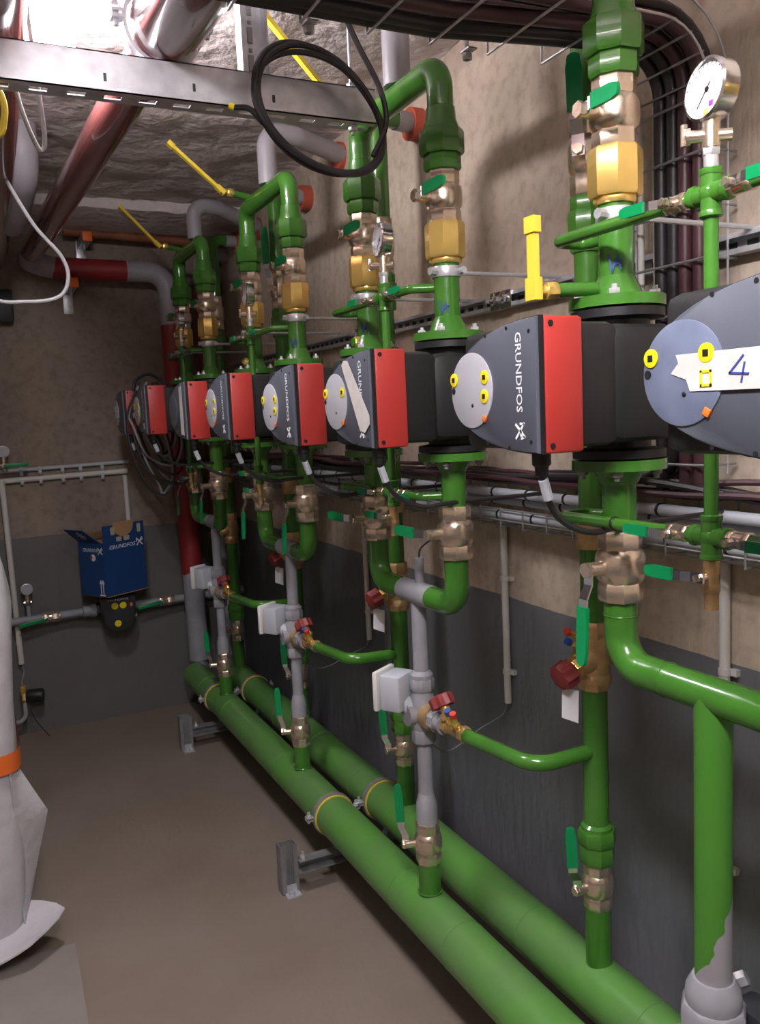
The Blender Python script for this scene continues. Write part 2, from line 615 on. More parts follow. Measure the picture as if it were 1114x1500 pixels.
def make_pump(i):
    g = i // 2
    y, z = PY[i], 1.632 + DZ[g]
    fx = XR + FX[i]
    root = thing('circulation_pump', PUMP_LABEL[i], 'pump', (XR, y, z), 'circulation pumps in a row along the wall')
    # black insulating shell around the volute and motor
    mb = MB()
    mb.box((XR - 0.03, y, z), (0.155, 0.225, 0.19), bev=0.025)
    mb.box((fx + 0.09, y + 0.0, z), (0.16, 0.215, 0.195), bev=0.016)
    mb.lathe((XR - 0.005, y, z), X_, [(0.09, 0), (0.09, 0.05), (0.075, 0.075)], 24)
    part('insulation_shell', mb, 'black', root)
    mb = MB()
    for s in (-1, 1):
        mb.lathe((XR, y, z), (0, 0, s), [(0.055, 0.06), (0.055, 0.108), (0.08, 0.112), (0.08, 0.126)], 24)
    part('flange', mb, 'rubber', root)
    # red side block of the control box
    ol = d_outline(-0.115, 0.125, 0.104)
    mb = MB()
    # rounded block, red
    mb.box((fx + 0.012 + 0.039, y - 0.085, z), (0.074, 0.062, 0.208), bev=0.006)
    part('side_panel', mb, 'red', root, 'red side panel of the control box')
    mb = MB()
    mb.prism([(a * 0.97, b * 0.985) for a, b in d_outline(-0.085, 0.125, 0.104)], (fx + 0.078, y, z), Y_, Z_, -X_, 0.066)
    part('control_housing', mb, 'black', root)
    # recessed black screws at the corners of the red panel
    mb = MB()
    for s in (-1, 1):
        mb.cyl((fx + 0.026, y - 0.1145, z + s * 0.092), (fx + 0.026, y - 0.1175, z + s * 0.092), 0.0048, 8)
    part('panel_screw', mb, 'rubber', root)
    # dark rim + slate face
    mb = MB()
    mb.prism(ol, (fx + 0.014, y, z), Y_, Z_, -X_, 0.008)
    part('face_rim', mb, 'rubber', root)
    mb = MB()
    mb.prism([(a * 0.985 + .0005, b * 0.985) for a, b in ol], (fx + 0.007, y, z), Y_, Z_, -X_, 0.0075, bev=0.004)
    part('face_plate', mb, 'slate', root)
    mb = MB()
    for a, b in ((-0.098, 0.082), (-0.098, -0.085), (0.02, 0.086), (0.02, -0.088), (0.095, 0.052), (-0.04, 0.092), (-0.04, -0.094)):
        mb.cyl((fx, y + a, z + b), (fx - 0.0012, y + a, z + b), 0.0032, 8)
    part('face_screw', mb, 'rubber', root, kind='stuff')
    # dial disc
    cy = y + 0.064
    mb = MB().lathe((fx - 0.0002, cy, z), -X_, [(0.063, 0), (0.063, 0.0018), (0.061, 0.0026), (0, 0.0027)], 40)
    dm = 'film' if i == 0 else ('slate' if i in (5,) else 'disc')
    disc = part('control_disc', mb, dm, root, 'round grey control disc' if dm == 'disc' else None)
    if i != 5:
        spots = [(0.116, 0.02), (0.021, 0.02), (0.023, -0.011)]
        if i == 2: spots = spots[:2]
        if i == 0: spots = [(0.113, 0.021), (0.026, 0.021)]
        if i == 7: spots = []
        for k, (a, b) in enumerate(spots):
            bt = part('button', MB().lathe((fx - 0.0029, y + a, z + b), -X_, [(0.0115, 0), (0.0115, 0.0012), (0.0095, 0.0018)], 20), 'yellow', disc, 'yellow button')
        mb = MB()
        for a, b in spots:
            mb.box((fx - 0.0049, y + a, z + b), (0.0006, 0.008, 0.008))
        if spots:
            part('button_symbol', mb, 'rubber', disc, kind='stuff')
        mb = MB().sphere((fx - 0.003, cy - 0.004, z - 0.025), 0.0035, 10, (0.3, 1, 1))
        part('disc_dimple', mb, 'rubber', disc)
        part('indicator', MB().box((fx - 0.002, y + 0.026, z - 0.047), (0.004, 0.010, 0.010), Matrix.Rotation(0.5, 3, 'X'), bev=0.001), 'orange', root, 'orange indicator tab')
        part('notch', MB().cyl((fx, y + 0.119, z + 0.001), (fx - 0.003, y + 0.119, z + 0.001), 0.006, 12), 'rubber', root)
    # lettering runs down the face beside the straight edge
    if i not in (0, 5, 7):
        mb = text_mb('GRUNDFOS', (fx - 0.0008, y - 0.071, z + 0.022), -Z_, -Y_, -X_, 0.122, 0.0155)
        part('lettering', mb, 'print', root)
        mb = logo_mb((fx - 0.0008, y - 0.071, z - 0.068), -Z_, -Y_, -X_, 0.024)
        part('emblem', mb, 'print', root)
    if i == 0:      # strip of tape right across, marked 4
        tp = part('tape_label', MB().prism([(0.08, 0.0), (0.068, 0.012), (0.072, 0.022), (-0.115, 0.022), (-0.115, -0.024), (0.05, -0.022), (0.056, -0.008)],
                                           (fx - 0.0032, y, z), Y_, Z_, -X_, 0.0006), 'tape', root, 'strip of tape with a blue handwritten 4')
        part('handwriting', strokes([((0.010, 0.014), (-0.008, -0.004)), ((-0.008, -0.004), (0.017, -0.006)), ((0.012, 0.006), (0.008, -0.014))],
                                    (fx - 0.0041, y - 0.016, z), -Y_, Z_, -X_, 0.0022), 'ink', tp)
        part('button_outline', strokes([((-.007, .008), (.007, .008)), ((.007, .008), (.007, -.008)), ((.007, -.008), (-.007, -.008)), ((-.007, -.008), (-.007, .008))],
                                       (fx - 0.0040, y + 0.026, z - 0.008), -Y_, Z_, -X_, 0.003), 'yellow', tp)
    if i == 2:
        r = [(0.016, 0.078), (0.006, 0.088), (-0.016, 0.086), (-0.1145, -0.034), (-0.1145, -0.052), (-0.090, -0.070), (-0.066, -0.066)]
        tp = part('tape_label', MB().prism(r, (fx - 0.0032, y, z), Y_, Z_, -X_, 0.0007), 'tape', root, 'crumpled strip of white tape')
    if i == 5:
        part('tape_label', MB().prism([(-0.045, 0.085), (-0.085, 0.09), (-0.088, -0.088), (-0.042, -0.085)], (fx - 0.0015, y, z), Y_, Z_, -X_, 0.0007), 'tape', root, 'upright strip of pale tape')
    if i == 7:
        part('tape_label', MB().prism([(0.10, 0.03), (0.0, 0.035), (-0.02, -0.02), (0.08, -0.025)], (fx - 0.0032, y, z), Y_, Z_, -X_, 0.0007), 'paper', root, 'square of white tape')
    # cable gland and power cable leaving underneath
    gx, gy = fx + 0.035, y - 0.075
    gl = part('cable_gland', MB().lathe((gx, gy, z - 0.10), -Z_, [(0.015, 0), (0.015, 0.022), (0.011, 0.026), (0.010, 0.04)], 16), 'rubber', root)
    zz = z - 0.14
    mb = MB().tube(spline([(gx, gy, zz + 0.005), (gx + 0.01, gy + 0.004, zz - 0.03), (gx + 0.05, gy + 0.02, zz - 0.075), (gx + 0.12, gy + 0.03, zz - 0.105), (gx + 0.22, gy + 0.05, zz - 0.105), (WX - 0.09, gy + 0.09, zz - 0.11)]), 0.0055, 8)
    part('power_cable', mb, 'cable', root)
    part('cable_tag', MB().tube(spline([(gx + 0.001, gy - .002, zz - 0.006), (gx + 0.014, gy + 0.003, zz - 0.038)], 4), 0.0085, 8), 'greyconduit', root, 'pale sleeve on the cable')


for i in range(8):
    make_pump(i)


# ------------------------------------------------------------------ pipe fittings
def lever_parts(root, spindle_from, side, dirv, L, r, wd=0.018, grip_frac=0.62, metal='chrome', face=None):
    """spindle out of a valve, nut, flat lever with green grip"""
    p0, side, dirv = V(spindle_from), V(side).normalized(), V(dirv).normalized()
    sp = r
    part('spindle', MB().cyl(p0, p0 + side * sp * 0.75, r * 0.30, 12).hexnut(p0 + side * sp * 0.72, p0 + side * (sp * 0.72 + 0.010), r * 0.34), 'brass', root)
    e = p0 + side * (sp * 0.72)
    o2 = side * (wd * 0.5)
    wdir = (V(face).normalized() if face else side).cross(dirv).normalized()
    b0 = e - dirv * (wd * 0.5)
    b1 = e + dirv * (L * 0.16)
    b2 = e + dirv * (L * 0.30) + o2
    b3 = e + dirv * L + o2
    mb = MB()
    th = 0.0035
    for a, b in ((b0, b1), (b1, b2), (b2, e + dirv * (L * 0.45) + o2)):
        d = (b - a).normalized(); nn = wdir.cross(d)
        mb.prism([(-wd * .5, 0), (wd * .5, 0), (wd * .5, (b - a).length), (-wd * .5, (b - a).length)], a - nn * th * .5, wdir, d, nn, th)
    lv = part('lever', mb, metal, root, 'bare metal lever')
    s0 = e + dirv * (L * (1 - grip_frac)) + o2
    ln = (b3 - s0).length
    hw = wd * 0.62
    ol = [(-hw, 0), (hw, 0), (hw * 1.02, ln * 0.75), (hw * 0.75, ln * 0.96), (hw * 0.3, ln), (-hw * 0.3, ln), (-hw * 0.75, ln * 0.96), (-hw * 1.02, ln * 0.75)]
    nn = wdir.cross(dirv)
    gp = part('grip', MB().prism(ol, s0 - nn * 0.0045, wdir, dirv, nn, 0.009, bev=0.002), 'lever', lv, 'green lever grip')
    return lv, s0, wdir, dirv, nn, ln


def valve_body_mb(o, d, L, r):
    """ball valve body along d from o: hex ends and a bulging middle"""
    mb = MB()
    mb.hexnut(V(o), V(o) + V(d).normalized() * L * 0.27, r * 0.93, 8, 0.2)
    mb.lathe(o, d, [(r * 0.80, L * 0.25), (r * 0.98, L * 0.32), (r * 1.03, L * 0.42), (r * 1.03, L * 0.60), (r * 0.97, L * 0.68), (r * 0.82, L * 0.74)], 24)
    mb.hexnut(V(o) + V(d).normalized() * L * 0.72, V(o) + V(d).normalized() * L, r * 0.90, 8, 0.2)
    return mb


def ball_valve(label, x, y, z0, z1, r, side, dirv, L, group, gold=None, wd=0.018, metal='chrome', face=None):
    root = thing('ball_valve', label, 'valve', (x, y, z0), group)
    part('body', valve_body_mb((x, y, z0), Z_, z1 - z0, r), 'brass', root)
    zc = z0 + (z1 - z0) * 0.5
    lv = lever_parts(root, V((x, y, zc)) + V(side) * r * 0.95, side, dirv, L, r, wd, metal=metal, face=face)
    if gold:
        g0, g1 = gold
        part('check_valve', MB().hexnut((x, y, g0 + 0.012), (x, y, g1), 0.0465, 8, 0.15).hexnut((x, y, g0), (x, y, g0 + 0.016), 0.038, 8), 'gold', root, 'polished yellow brass union under the valve')
    return root


def bolts(mb, x, y, z, rr, dz, n=4, ph=0.785):
    for k in range(n):
        a = ph + 2 * math.pi * k / n
        p = V((x + rr * math.cos(a), y + rr * math.sin(a), z))
        mb.hexnut(p, p + V((0, 0, dz)), 0.010)
        mb.cyl(p, p + V((0, 0, dz * 1.7)), 0.005, 8)
    return mb


YLEV = (-0.77, 0, 0.64)


def riser_set(i):
    """everything on one pump's flanges: stub, clamp, valves above and below"""
    g = i // 2
    dz = DZ[g]
    y, x = PY[i], XR
    nm = ORD[i]
    r = 0.030
    # --- upper flanged spool
    z0 = 1.762 + dz
    root = thing('flanged_riser', 'green flanged pipe stub on top of the %s pump from the right' % nm, 'pipe', (x, y, z0), 'green flanged stubs above the pumps')
    part('flange', MB().lathe((x, y, z0), Z_, [(0.082, 0), (0.082, 0.018), (0.046, 0.0185), (0.040, 0.035), (r, 0.055)], 32), 'green', root)
    part('flange_bolt', bolts(MB(), x, y, z0 + 0.018, 0.063, 0.010), 'zinc', root, 'shiny bolts')
    part('pipe', MB().cyl((x, y, z0 + 0.05), (x, y, 1.936 + dz), r, 24), 'green', root)
    cl = part('pipe_clamp', MB().lathe((x, y, 1.905 + dz), Z_, [(0.033, 0), (0.034, 0.002), (0.034, 0.022), (0.033, 0.024)], 24)
              .cyl((x - 0.033, y - 0.01, 1.917 + dz), (x - 0.05, y - 0.012, 1.917 + dz), 0.009, 8).cyl((x + 0.02, y - 0.033, 1.917 + dz), (x + 0.02, y - 0.046, 1.917 + dz), 0.008, 8), 'zinc', root, 'bright steel pipe clamp')
    part('anchor_rod', MB().cyl((x + 0.03, y, 1.917 + dz), (WX + 0.01, y, 1.917 + dz), 0.005, 8), 'zinc', cl)
    # marker scrawl on two of the stubs
    if i in (1, 2, 3, 4):
        mk = strokes([((-.010, .014), (-.004, -.014)), ((-.004, -.014), (.002, .006)), ((.006, .012), (.010, -.010)), ((.002, -.002), (.012, .004))], (x - r * 0.78, y - r * 0.72, 1.835 + dz), V((0.70, -0.714, 0)), Z_, V((-0.714, -0.70, 0)), 0.003)
        part('marker_scrawl', mk, 'ink', root)
    # --- ball valve with gold union
    if i == 0:
        ball_valve('brass valve above the nearest pump, beyond the right frame edge', x, y, 2.025, 2.14, 0.042, -X_, -Y_, 0.13, 'brass valves above the pumps', gold=(1.936, 2.028))
    else:
        zv = 2.025 + dz
        ball_valve('brass ball valve with green lever and gold union above the %s pump from the right' % nm, x, y, zv, 2.142 + dz, 0.042, -X_, -Y_, 0.14 if i > 1 else 0.10,
                   'brass valves above the pumps', gold=(1.936 + dz, 2.028 + dz), wd=0.02)
    # --- lower flanged stub
    z1 = 1.503 + dz
    root = thing('flanged_stub', 'green flanged pipe stub under the %s pump from the right' % nm, 'pipe', (x, y, z1), 'green flanged stubs below the pumps')
    part('flange', MB().lathe((x, y, z1), -Z_, [(0.082, 0), (0.082, 0.018), (0.046, 0.0185), (0.040, 0.03), (r, 0.045)], 32), 'green', root)
    part('flange_bolt', bolts(MB(), x, y, z1 - 0.018, 0.063, -0.010), 'darkzinc', root)
    part('pipe', MB().cyl((x, y, z1 - 0.04), (x, y, 1.372), r, 24), 'green', root)
    # --- lower ball valve
    hang = i not in (2, 3)
    ball_valve('brass ball valve under the %s pump from the right, green lever %s' % (nm, 'hanging down' if hang else 'turned level'), x, y, 1.248, 1.376, 0.043, -X_,
               (-0.05, 0, -1) if hang else Y_, 0.17 if hang else 0.155, 'brass valves below the pumps', wd=0.02)


for i in range(8):
    riser_set(i)


def union_mb(x, y, z0, r=0.030):
    """painted union: lower nut, big hex nut, cone up to the pipe"""
    return (MB().hexnut((x, y, z0), (x, y, z0 + 0.036), 0.043, 8).hexnut((x, y, z0 + 0.034), (x, y, z0 + 0.09), 0.0515, 8)
            .lathe((x, y, z0 + 0.088), Z_, [(0.040, 0), (0.040, 0.008), (0.0355, 0.02), (r + 0.003, 0.048), (r, 0.050)], 24))


def bleed_lever(label, p0, p1, dirv, L, group):
    """small bleed valve on a stub from p0 to p1 with a yellow lever"""
    p0, p1, dirv = V(p0), V(p1), V(dirv).normalized()
    root = thing('bleed_valve', label, 'valve', p0, group)
    part('stub', MB().cyl(p0, p1, 0.012, 14), 'green', root)
    d = (p1 - p0).normalized()
    part('body', MB().hexnut(p1 - d * 0.004, p1 + d * 0.018, 0.015, 8).cyl(p1 + d * 0.016, p1 + d * 0.034, 0.010, 12).hexnut(p1 + d * 0.03, p1 + d * 0.046, 0.013), 'gold', root)
    e = p1 + d * 0.040
    wdir = d.cross(dirv).normalized()
    if wdir.length < 0.1: wdir = Y_.copy()
    nn = wdir.cross(dirv)
    mb = MB()
    for a, b, wd in ((-0.014, 0.022, 0.026), (0.0, L, 0.019), (L - 0.022, L + 0.004, 0.025)):
        mb.prism([(-wd / 2, a), (wd / 2, a), (wd / 2, b), (-wd / 2, b)], e - nn * (0.006 if wd < .02 else 0.0085), wdir, dirv, nn, 0.012 if wd < .02 else 0.017, bev=0.002)
    part('lever', mb, 'ylever', root, 'yellow lever')


def pair_set(g):
    ya, yb, ym = PY[2 * g], PY[2 * g + 1], MID[g]
    dz = DZ[g]
    gn = GN[g]
    x, r = XR, 0.030
    zt = 2.37 + dz
    zu = 2.142 + dz
    # --- upper arch joining the two risers
    root = thing('arched_pipe', 'green arched pipe with union nuts joining the %s pair of pumps at the top' % gn, 'pipe', (x, ya, zu), 'green arches over the pump pairs')
    part('pipe', MB().tube([(x, ya, zu + 0.13), (x, ya, zt), (x, yb, zt), (x, yb, zu + 0.13)], r, 20, R=0.075), 'green', root)
    for yy in (ya, yb):
        part('union_nut', union_mb(x, yy, zu), 'green', root)
    # --- bleed valve on the arch (yellow lever) and yellow lever at the far flange
    if g > 0:
        bleed_lever('bleed valve with slanting yellow lever on top of the %s green arch' % gn, (x, yb - 0.05, zt + 0.035), (x - 0.065, yb - 0.05, zt + 0.045), [0, (-0.69, 0, 0.72), (-0.77, 0, 0.64), (-0.70, 0, 0.71)][g], [0, 0.265, 0.235, 0.235][g], 'yellow levers on the arches')
    if g == 0:
        bleed_lever('drain valve with upright yellow lever beside the second pump from the right', (x - 0.05, yb, 1.795 + dz), (0.905, yb, 1.79), Z_, 0.115, 'upright yellow levers beside the flanges')
    if g == 1:
        bleed_lever('drain valve with upright yellow lever beside the fourth pump from the right', (x - 0.05, yb, 1.80), (0.998, yb, 1.80), Z_, 0.125, 'upright yellow levers beside the flanges')
    if g == 2:
        bleed_lever('drain valve with upright yellow lever beside the sixth pump from the right', (x - 0.045, yb, 1.83), (1.03 - 0.03, yb, 1.825), Z_, 0.12, 'upright yellow levers beside the flanges')
    # --- grey supply pipe from the arch into the wall
    if g > 0:
        zh = [0, 2.60, 2.585, 2.575][g]
        yw = [0, ym + 0.06, ym + 0.17, ym + 0.15][g]
        zw = [0, 2.62, 2.58, 2.52][g]
        root = thing('supply_pipe', 'pale grey pipe rising from the %s green arch and bending into the wall' % gn, 'pipe', (x, ym, zt), 'grey supply pipes')
        part('pipe', MB().tube([(x, ym, zt + 0.025), (x, ym, zh), (x + 0.12, ym + 0.02, zh), (WX + 0.02, yw, zw)], 0.034, 18, R=0.075), 'lagging', root)
        if g > 1: part('collar', MB().lathe((WX + 0.01, yw, zw), (-1, 0, 0), [(0.052, 0), (0.052, 0.03), (0.040, 0.032)], 24), 'collar', root, 'red wall collar')
    # --- lower U
    zb = 1.13
    root = thing('u_pipe', 'U-shaped pipe joining the %s pair of pumps underneath' % gn, 'pipe', (x, ya, zb), 'U-shaped pipes under the pump pairs')
    gl = 0.075 if g else 0
    if g == 0:
        part('pipe', MB().tube([(x, yb, 1.25), (x, yb, zb), (x, ya, zb), (x, ya, 1.25)], r, 20, R=0.10), 'green', root)
        part('weld_seam', MB().torus((x, 0.83, zb), Y_, r, 0.0012, 24, 6).torus((x, 1.04, zb), Y_, r, 0.0012, 24, 6).torus((x, yb, 1.222), Z_, r, 0.0012, 24, 6), 'green', root)
    else:
        part('elbow', MB().tube([(x, ya, 1.25), (x, ya, zb), (x, ym - gl, zb)], r, 20, R=0.085), 'green', root)
        part('elbow', MB().tube([(x, yb, 1.25), (x, yb, zb), (x, ym + gl, zb)], r, 20, R=0.085), 'green', root)
        part('cross_pipe', MB().cyl((x, ym - gl - 0.002, zb), (x, ym + gl + 0.002, zb), r + 0.0006, 20), 'grey', root, 'bare grey middle length')
    # --- mixing assembly hanging under the U
    root = thing('mixing_valve', 'three-way mixing valve with grey actuator under the %s pump pair' % gn, 'valve', (x, ym, 0.80), 'mixing valves on the risers')
    if g == 0:
        z_un = 0.60
        part('green_riser', MB().cyl((x, ym, 0.60), (x, ym, zb), r, 24), primer_edge_mat(-0.07), root, 'green pipe with a ragged grey primer end')
        mb = MB().lathe((x, ym, 0.600), Z_, [(0.044, 0), (0.046, 0.012), (0.044, 0.028), (0.034, 0.048)], 20).hexnut((x, ym, 0.545), (x, ym, 0.602), 0.054, 8)
        mb.lathe((x, ym, 0.40), Z_, [(0.04, 0), (0.05, 0.03), (0.05, 0.11), (0.042, 0.15)], 20)
        mb.cyl((x, ym, 0.48), (x - 0.03, ym - 0.11, 0.48), 0.04, 20)
        mb.sphere((x - 0.055, ym + 0.005, 0.525), 0.045, 16)
        mb.cyl((x, ym, 0.29), (x, ym, 0.41), 0.03, 20)
        part('body', mb, 'grey', root)
        part('actuator', MB().box((x + 0.075, ym - 0.03, 0.535), (0.06, 0.08, 0.10), bev=0.01), 'glass', root, 'dark actuator')
        part('bolt', MB().hexnut((x + 0.07, ym + 0.02, 0.60), (x + 0.085, ym + 0.005, 0.612), 0.014), 'zinc', root)
        return
    part('riser', MB().cyl((x, ym, 0.885), (x, ym, zb), 0.0205, 18), 'grey', root)
    mb = MB().hexnut((x, ym, 0.868), (x, ym, 0.902), 0.034, 8).lathe((x, ym, 0.90), Z_, [(0.031, 0), (0.031, 0.012), (0.022, 0.022)], 18)
    mb.hexnut((x, ym, 0.725), (x, ym, 0.762), 0.033, 8)
    mb.lathe((x, ym, 0.75), Z_, [(0.024, 0), (0.036, 0.025), (0.038, 0.055), (0.036, 0.085), (0.026, 0.12)], 20)
    mb.cyl((x, ym, 0.806), (x - 0.05, ym, 0.806), 0.028, 18)
    mb.hexnut((x, ym - 0.066, 0.808), (x, ym - 0.092, 0.808), 0.032, 8)
    mb.cyl((x, ym - 0.09, 0.808), (x, ym - 0.118, 0.808), 0.027, 16)
    part('body', mb, 'grey', root)
    part('side_port', MB().cyl((x, ym - 0.03, 0.806), (x, ym - 0.068, 0.808), 0.034, 18), 'bronze', root)
    # actuator turned a little away from the camera
    rot = Matrix.Rotation(math.radians(-58), 3, 'Z')
    c = V((x - 0.062, ym + 0.045, 0.868))
    act = part('actuator', MB().box(c + rot @ V((0.012, 0, 0)), (0.062, 0.086, 0.098), rot, bev=0.008).cyl(c + rot @ V((0.03, 0, -0.03)), (x - 0.02, ym, 0.81), 0.022, 14), 'greyconduit', root, 'grey actuator box')
    part('cover', MB().box(c + rot @ V((-0.030, 0, 0.002)), (0.016, 0.096, 0.108), rot, bev=0.006), 'white', act, 'white actuator cover')
    # lower length down to the header valve
    mb = MB().cyl((x, ym, 0.565), (x, ym, 0.73), 0.0205, 18).lathe((x, ym, 0.497), Z_, [(0.029, 0), (0.029, 0.045), (0.027, 0.062), (0.021, 0.085)], 18)
    part('reducer', mb, 'grey', root)
    # --- header valve and stub
    lv = (-0.03, 0.03, 1)
    ball_valve('brass ball valve on the front header under the %s pump pair' % gn, x, ym, 0.385, 0.500, 0.037, (-0.95, 0.3, 0), lv, 0.17, 'brass valves on the front header', wd=0.018, face=(-0.5, -0.85, 0))
    single('riser_stub', MB().cyl((x, ym, 0.285), (x, ym, 0.39), 0.030, 20).torus((x, ym, 0.302), Z_, 0.031, 0.003, 24, 6), 'green', 'short green pipe stub rising from the front header under the %s pump pair' % gn, 'pipe', 'green stubs on the front header')
    # --- little balancing valve and bypass to the back riser
    y0, zc = ym - 0.112, 0.809
    root = thing('balancing_valve', 'small brass balancing valve with red handwheel on the %s bypass pipe' % gn, 'valve', (x, y0, zc), 'small balancing valves on the bypasses')
    mb = MB().hexnut((x, y0, zc), (x, y0 - 0.025, zc + 0.002), 0.021, 8).cyl((x, y0 - 0.02, zc), (x, y0 - 0.09, zc + 0.003), 0.0165, 16).hexnut((x, y0 - 0.085, zc + .003), (x, y0 - 0.108, zc + 0.004), 0.021, 8)
    part('body', mb, 'bronze', root)
    part('bonnet', MB().cyl((x, y0 - 0.045, zc), (x - 0.006, y0 - 0.012, zc + 0.055), 0.014, 14).hexnut((x - 0.003, y0 - 0.03, zc + 0.022), (x - 0.004, y0 - 0.024, zc + 0.038), 0.019), 'gold', root)
    hw = []
    for k in range(40):
        a = 2 * math.pi * k / 40
        rr = 0.030 + 0.0025 * math.cos(8 * a)
        hw.append((rr * math.cos(a), rr * math.sin(a)))
    d = V((-0.1, 0.55, 0.83)).normalized()
    u, v, _ = axes(d)
    part('handwheel', MB().prism(hw, V((x - 0.006, y0 - 0.012, zc + 0.05)), u, v, d, 0.03, bev=0.006), 'wheel', root, 'red handwheel')
    for k, (cm) in enumerate(('cap_blue', 'cap_red')):
        p = V((x - 0.012, y0 - 0.062 - 0.026 * k, zc + 0.012))
        e = p + V((-0.018, -0.012, 0.042))
        part('test_nipple', MB().cyl(p, e, 0.008, 12).hexnut(p + (e - p) * .35, p + (e - p) * .6, 0.0105), 'gold', root)
        part('test_cap', MB().cyl(e, e + (e - p).normalized() * 0.014, 0.0085, 12), cm, root, 'red cap' if k else 'blue cap')
    yb1 = BY[g - 1]
    single('bypass_pipe', MB().tube([(x, y0 - 0.10, zc + 0.003), (x, yb1 - 0.03, 0.835), (XB - 0.02, yb1, 0.82)], 0.0175, 16, R=0.05), 'green',
           'thin green bypass pipe bent between the %s mixing valve and a return pipe' % gn, 'pipe', 'thin green bypass pipes')


for g in range(4):
    pair_set(g)


# ------------------------------------------------------------------ header pipes and their supports
def header(x, z, y0, y1, label, stubs):
    root = thing('header_pipe', label, 'pipe', (x, y0, z))
    part('pipe', MB().cyl((x, y0, z), (x, y1, z), 0.068, 36), 'header', root)
    part('end_cap', MB().lathe((x, y1 - 0.002, z), Y_, [(0.068, 0), (0.064, 0.02), (0.045, 0.037), (0.0, 0.045)], 28, caps=False), 'header', root)
    mb = MB()
    for yy in stubs:
        mb.torus((x, yy, z), Y_, 0.0680, 0.0014, 36, 6)
    part('weld_seam', mb, 'header', root)
    return root


HZ = 0.232
header(XR, HZ, 0.35, 4.50, 'thick green header pipe nearer the aisle, running along the floor', [1.22, 1.75, 2.05, 2.62, 3.05, 3.78, 4.2])
header(XB, HZ + 0.008, 0.35, 4.50, 'thick green header pipe nearer the wall, behind the other header', [1.28, 1.70, 2.22, 2.75, 3.15, 3.6])


def ring_clamp(x, y, z, label):
    root = thing('pipe_clamp', label, 'clamp', (x, y, z - 0.07), 'clamps around the header pipes')
    part('ring', MB().lathe((x, y - 0.013, z), Y_, [(0.069, 0), (0.0755, 0.0), (0.0755, 0.022), (0.069, 0.022)], 36, caps=False), 'darkzinc', root)
    part('lining', MB().lathe((x, y - 0.019, z), Y_, [(0.0682, 0), (0.0715, 0.0), (0.0715, 0.034), (0.0682, 0.034)], 36, caps=False), 'ylever', root, 'yellow rubber lining')
    mb = MB()
    for s in (-1, 1):
        mb.box((x + s * 0.087, y, z), (0.024, 0.024, 0.005)).box((x + s * 0.087, y, z + 0.009), (0.024, 0.024, 0.005))
        mb.cyl((x + s * 0.089, y, z - 0.012), (x + s * 0.089, y, z + 0.028), 0.005, 8).hexnut((x + s * 0.089, y, z + 0.011), (x + s * 0.089, y, z + 0.018), 0.009)
    part('clamp_screw', mb, 'zinc', root)
    part('stud', MB().cyl((x, y - 0.02, z - 0.072), (x, y - 0.02, 0.105), 0.006, 8).hexnut((x, y - 0.02, z - 0.084), (x, y - 0.02, z - 0.070), 0.011).hexnut((x, y - 0.02, 0.122), (x, y - 0.02, 0.132), 0.011), 'zinc', root)


for n_, yy in (('near', 2.606), ('far', 4.06)):
    root = thing('support_stand', 'galvanised channel foot carrying both headers at the %s clamps' % n_, 'support', (0.87, yy, 0))
    # upright: U channel on a small foot plate
    mb = MB().box((0.866, yy + 0.019, 0.088), (0.060, 0.004, 0.17)).box((0.838, yy, 0.088), (0.004, 0.04, 0.17)).box((0.894, yy, 0.088), (0.004, 0.04, 0.17))
    mb.box((0.845, yy - 0.019, 0.088), (0.014, 0.003, 0.17)).box((0.887, yy - 0.019, 0.088), (0.014, 0.003, 0.17))
    part('upright', mb, 'darkzinc', root)
    part('foot', MB().box((0.868, yy - 0.02, 0.004), (0.05, 0.07, 0.006)).hexnut((0.862, yy - 0.038, 0.006), (0.862, yy - 0.038, 0.018), 0.011).box((0.868, yy - 0.022, 0.018), (0.034, 0.005, 0.030)), 'zinc', root)
    mb = MB().box((1.12, yy, 0.092), (0.45, 0.004, 0.040)).box((1.12, yy - 0.02, 0.112), (0.45, 0.04, 0.004)).box((1.12, yy - 0.02, 0.072), (0.45, 0.04, 0.004))
    part('crossbar', mb, 'darkzinc', root)
    part('crossbar_bolt', MB().hexnut((0.915, yy - 0.02, 0.113), (0.915, yy - 0.02, 0.125), 0.011).cyl((0.915, yy - 0.02, 0.12), (0.915, yy - 0.02, 0.138), 0.005, 8), 'zinc', root)
    part('rear_upright', MB().box((1.33, yy, 0.055), (0.03, 0.042, 0.11)), 'darkzinc', root)
    ring_clamp(XR, yy, HZ, 'steel ring clamp with yellow lining on the aisle-side header, %s support' % n_)
    ring_clamp(XB, yy, HZ + 0.008, 'steel ring clamp with yellow lining on the wall-side header, %s support' % n_)


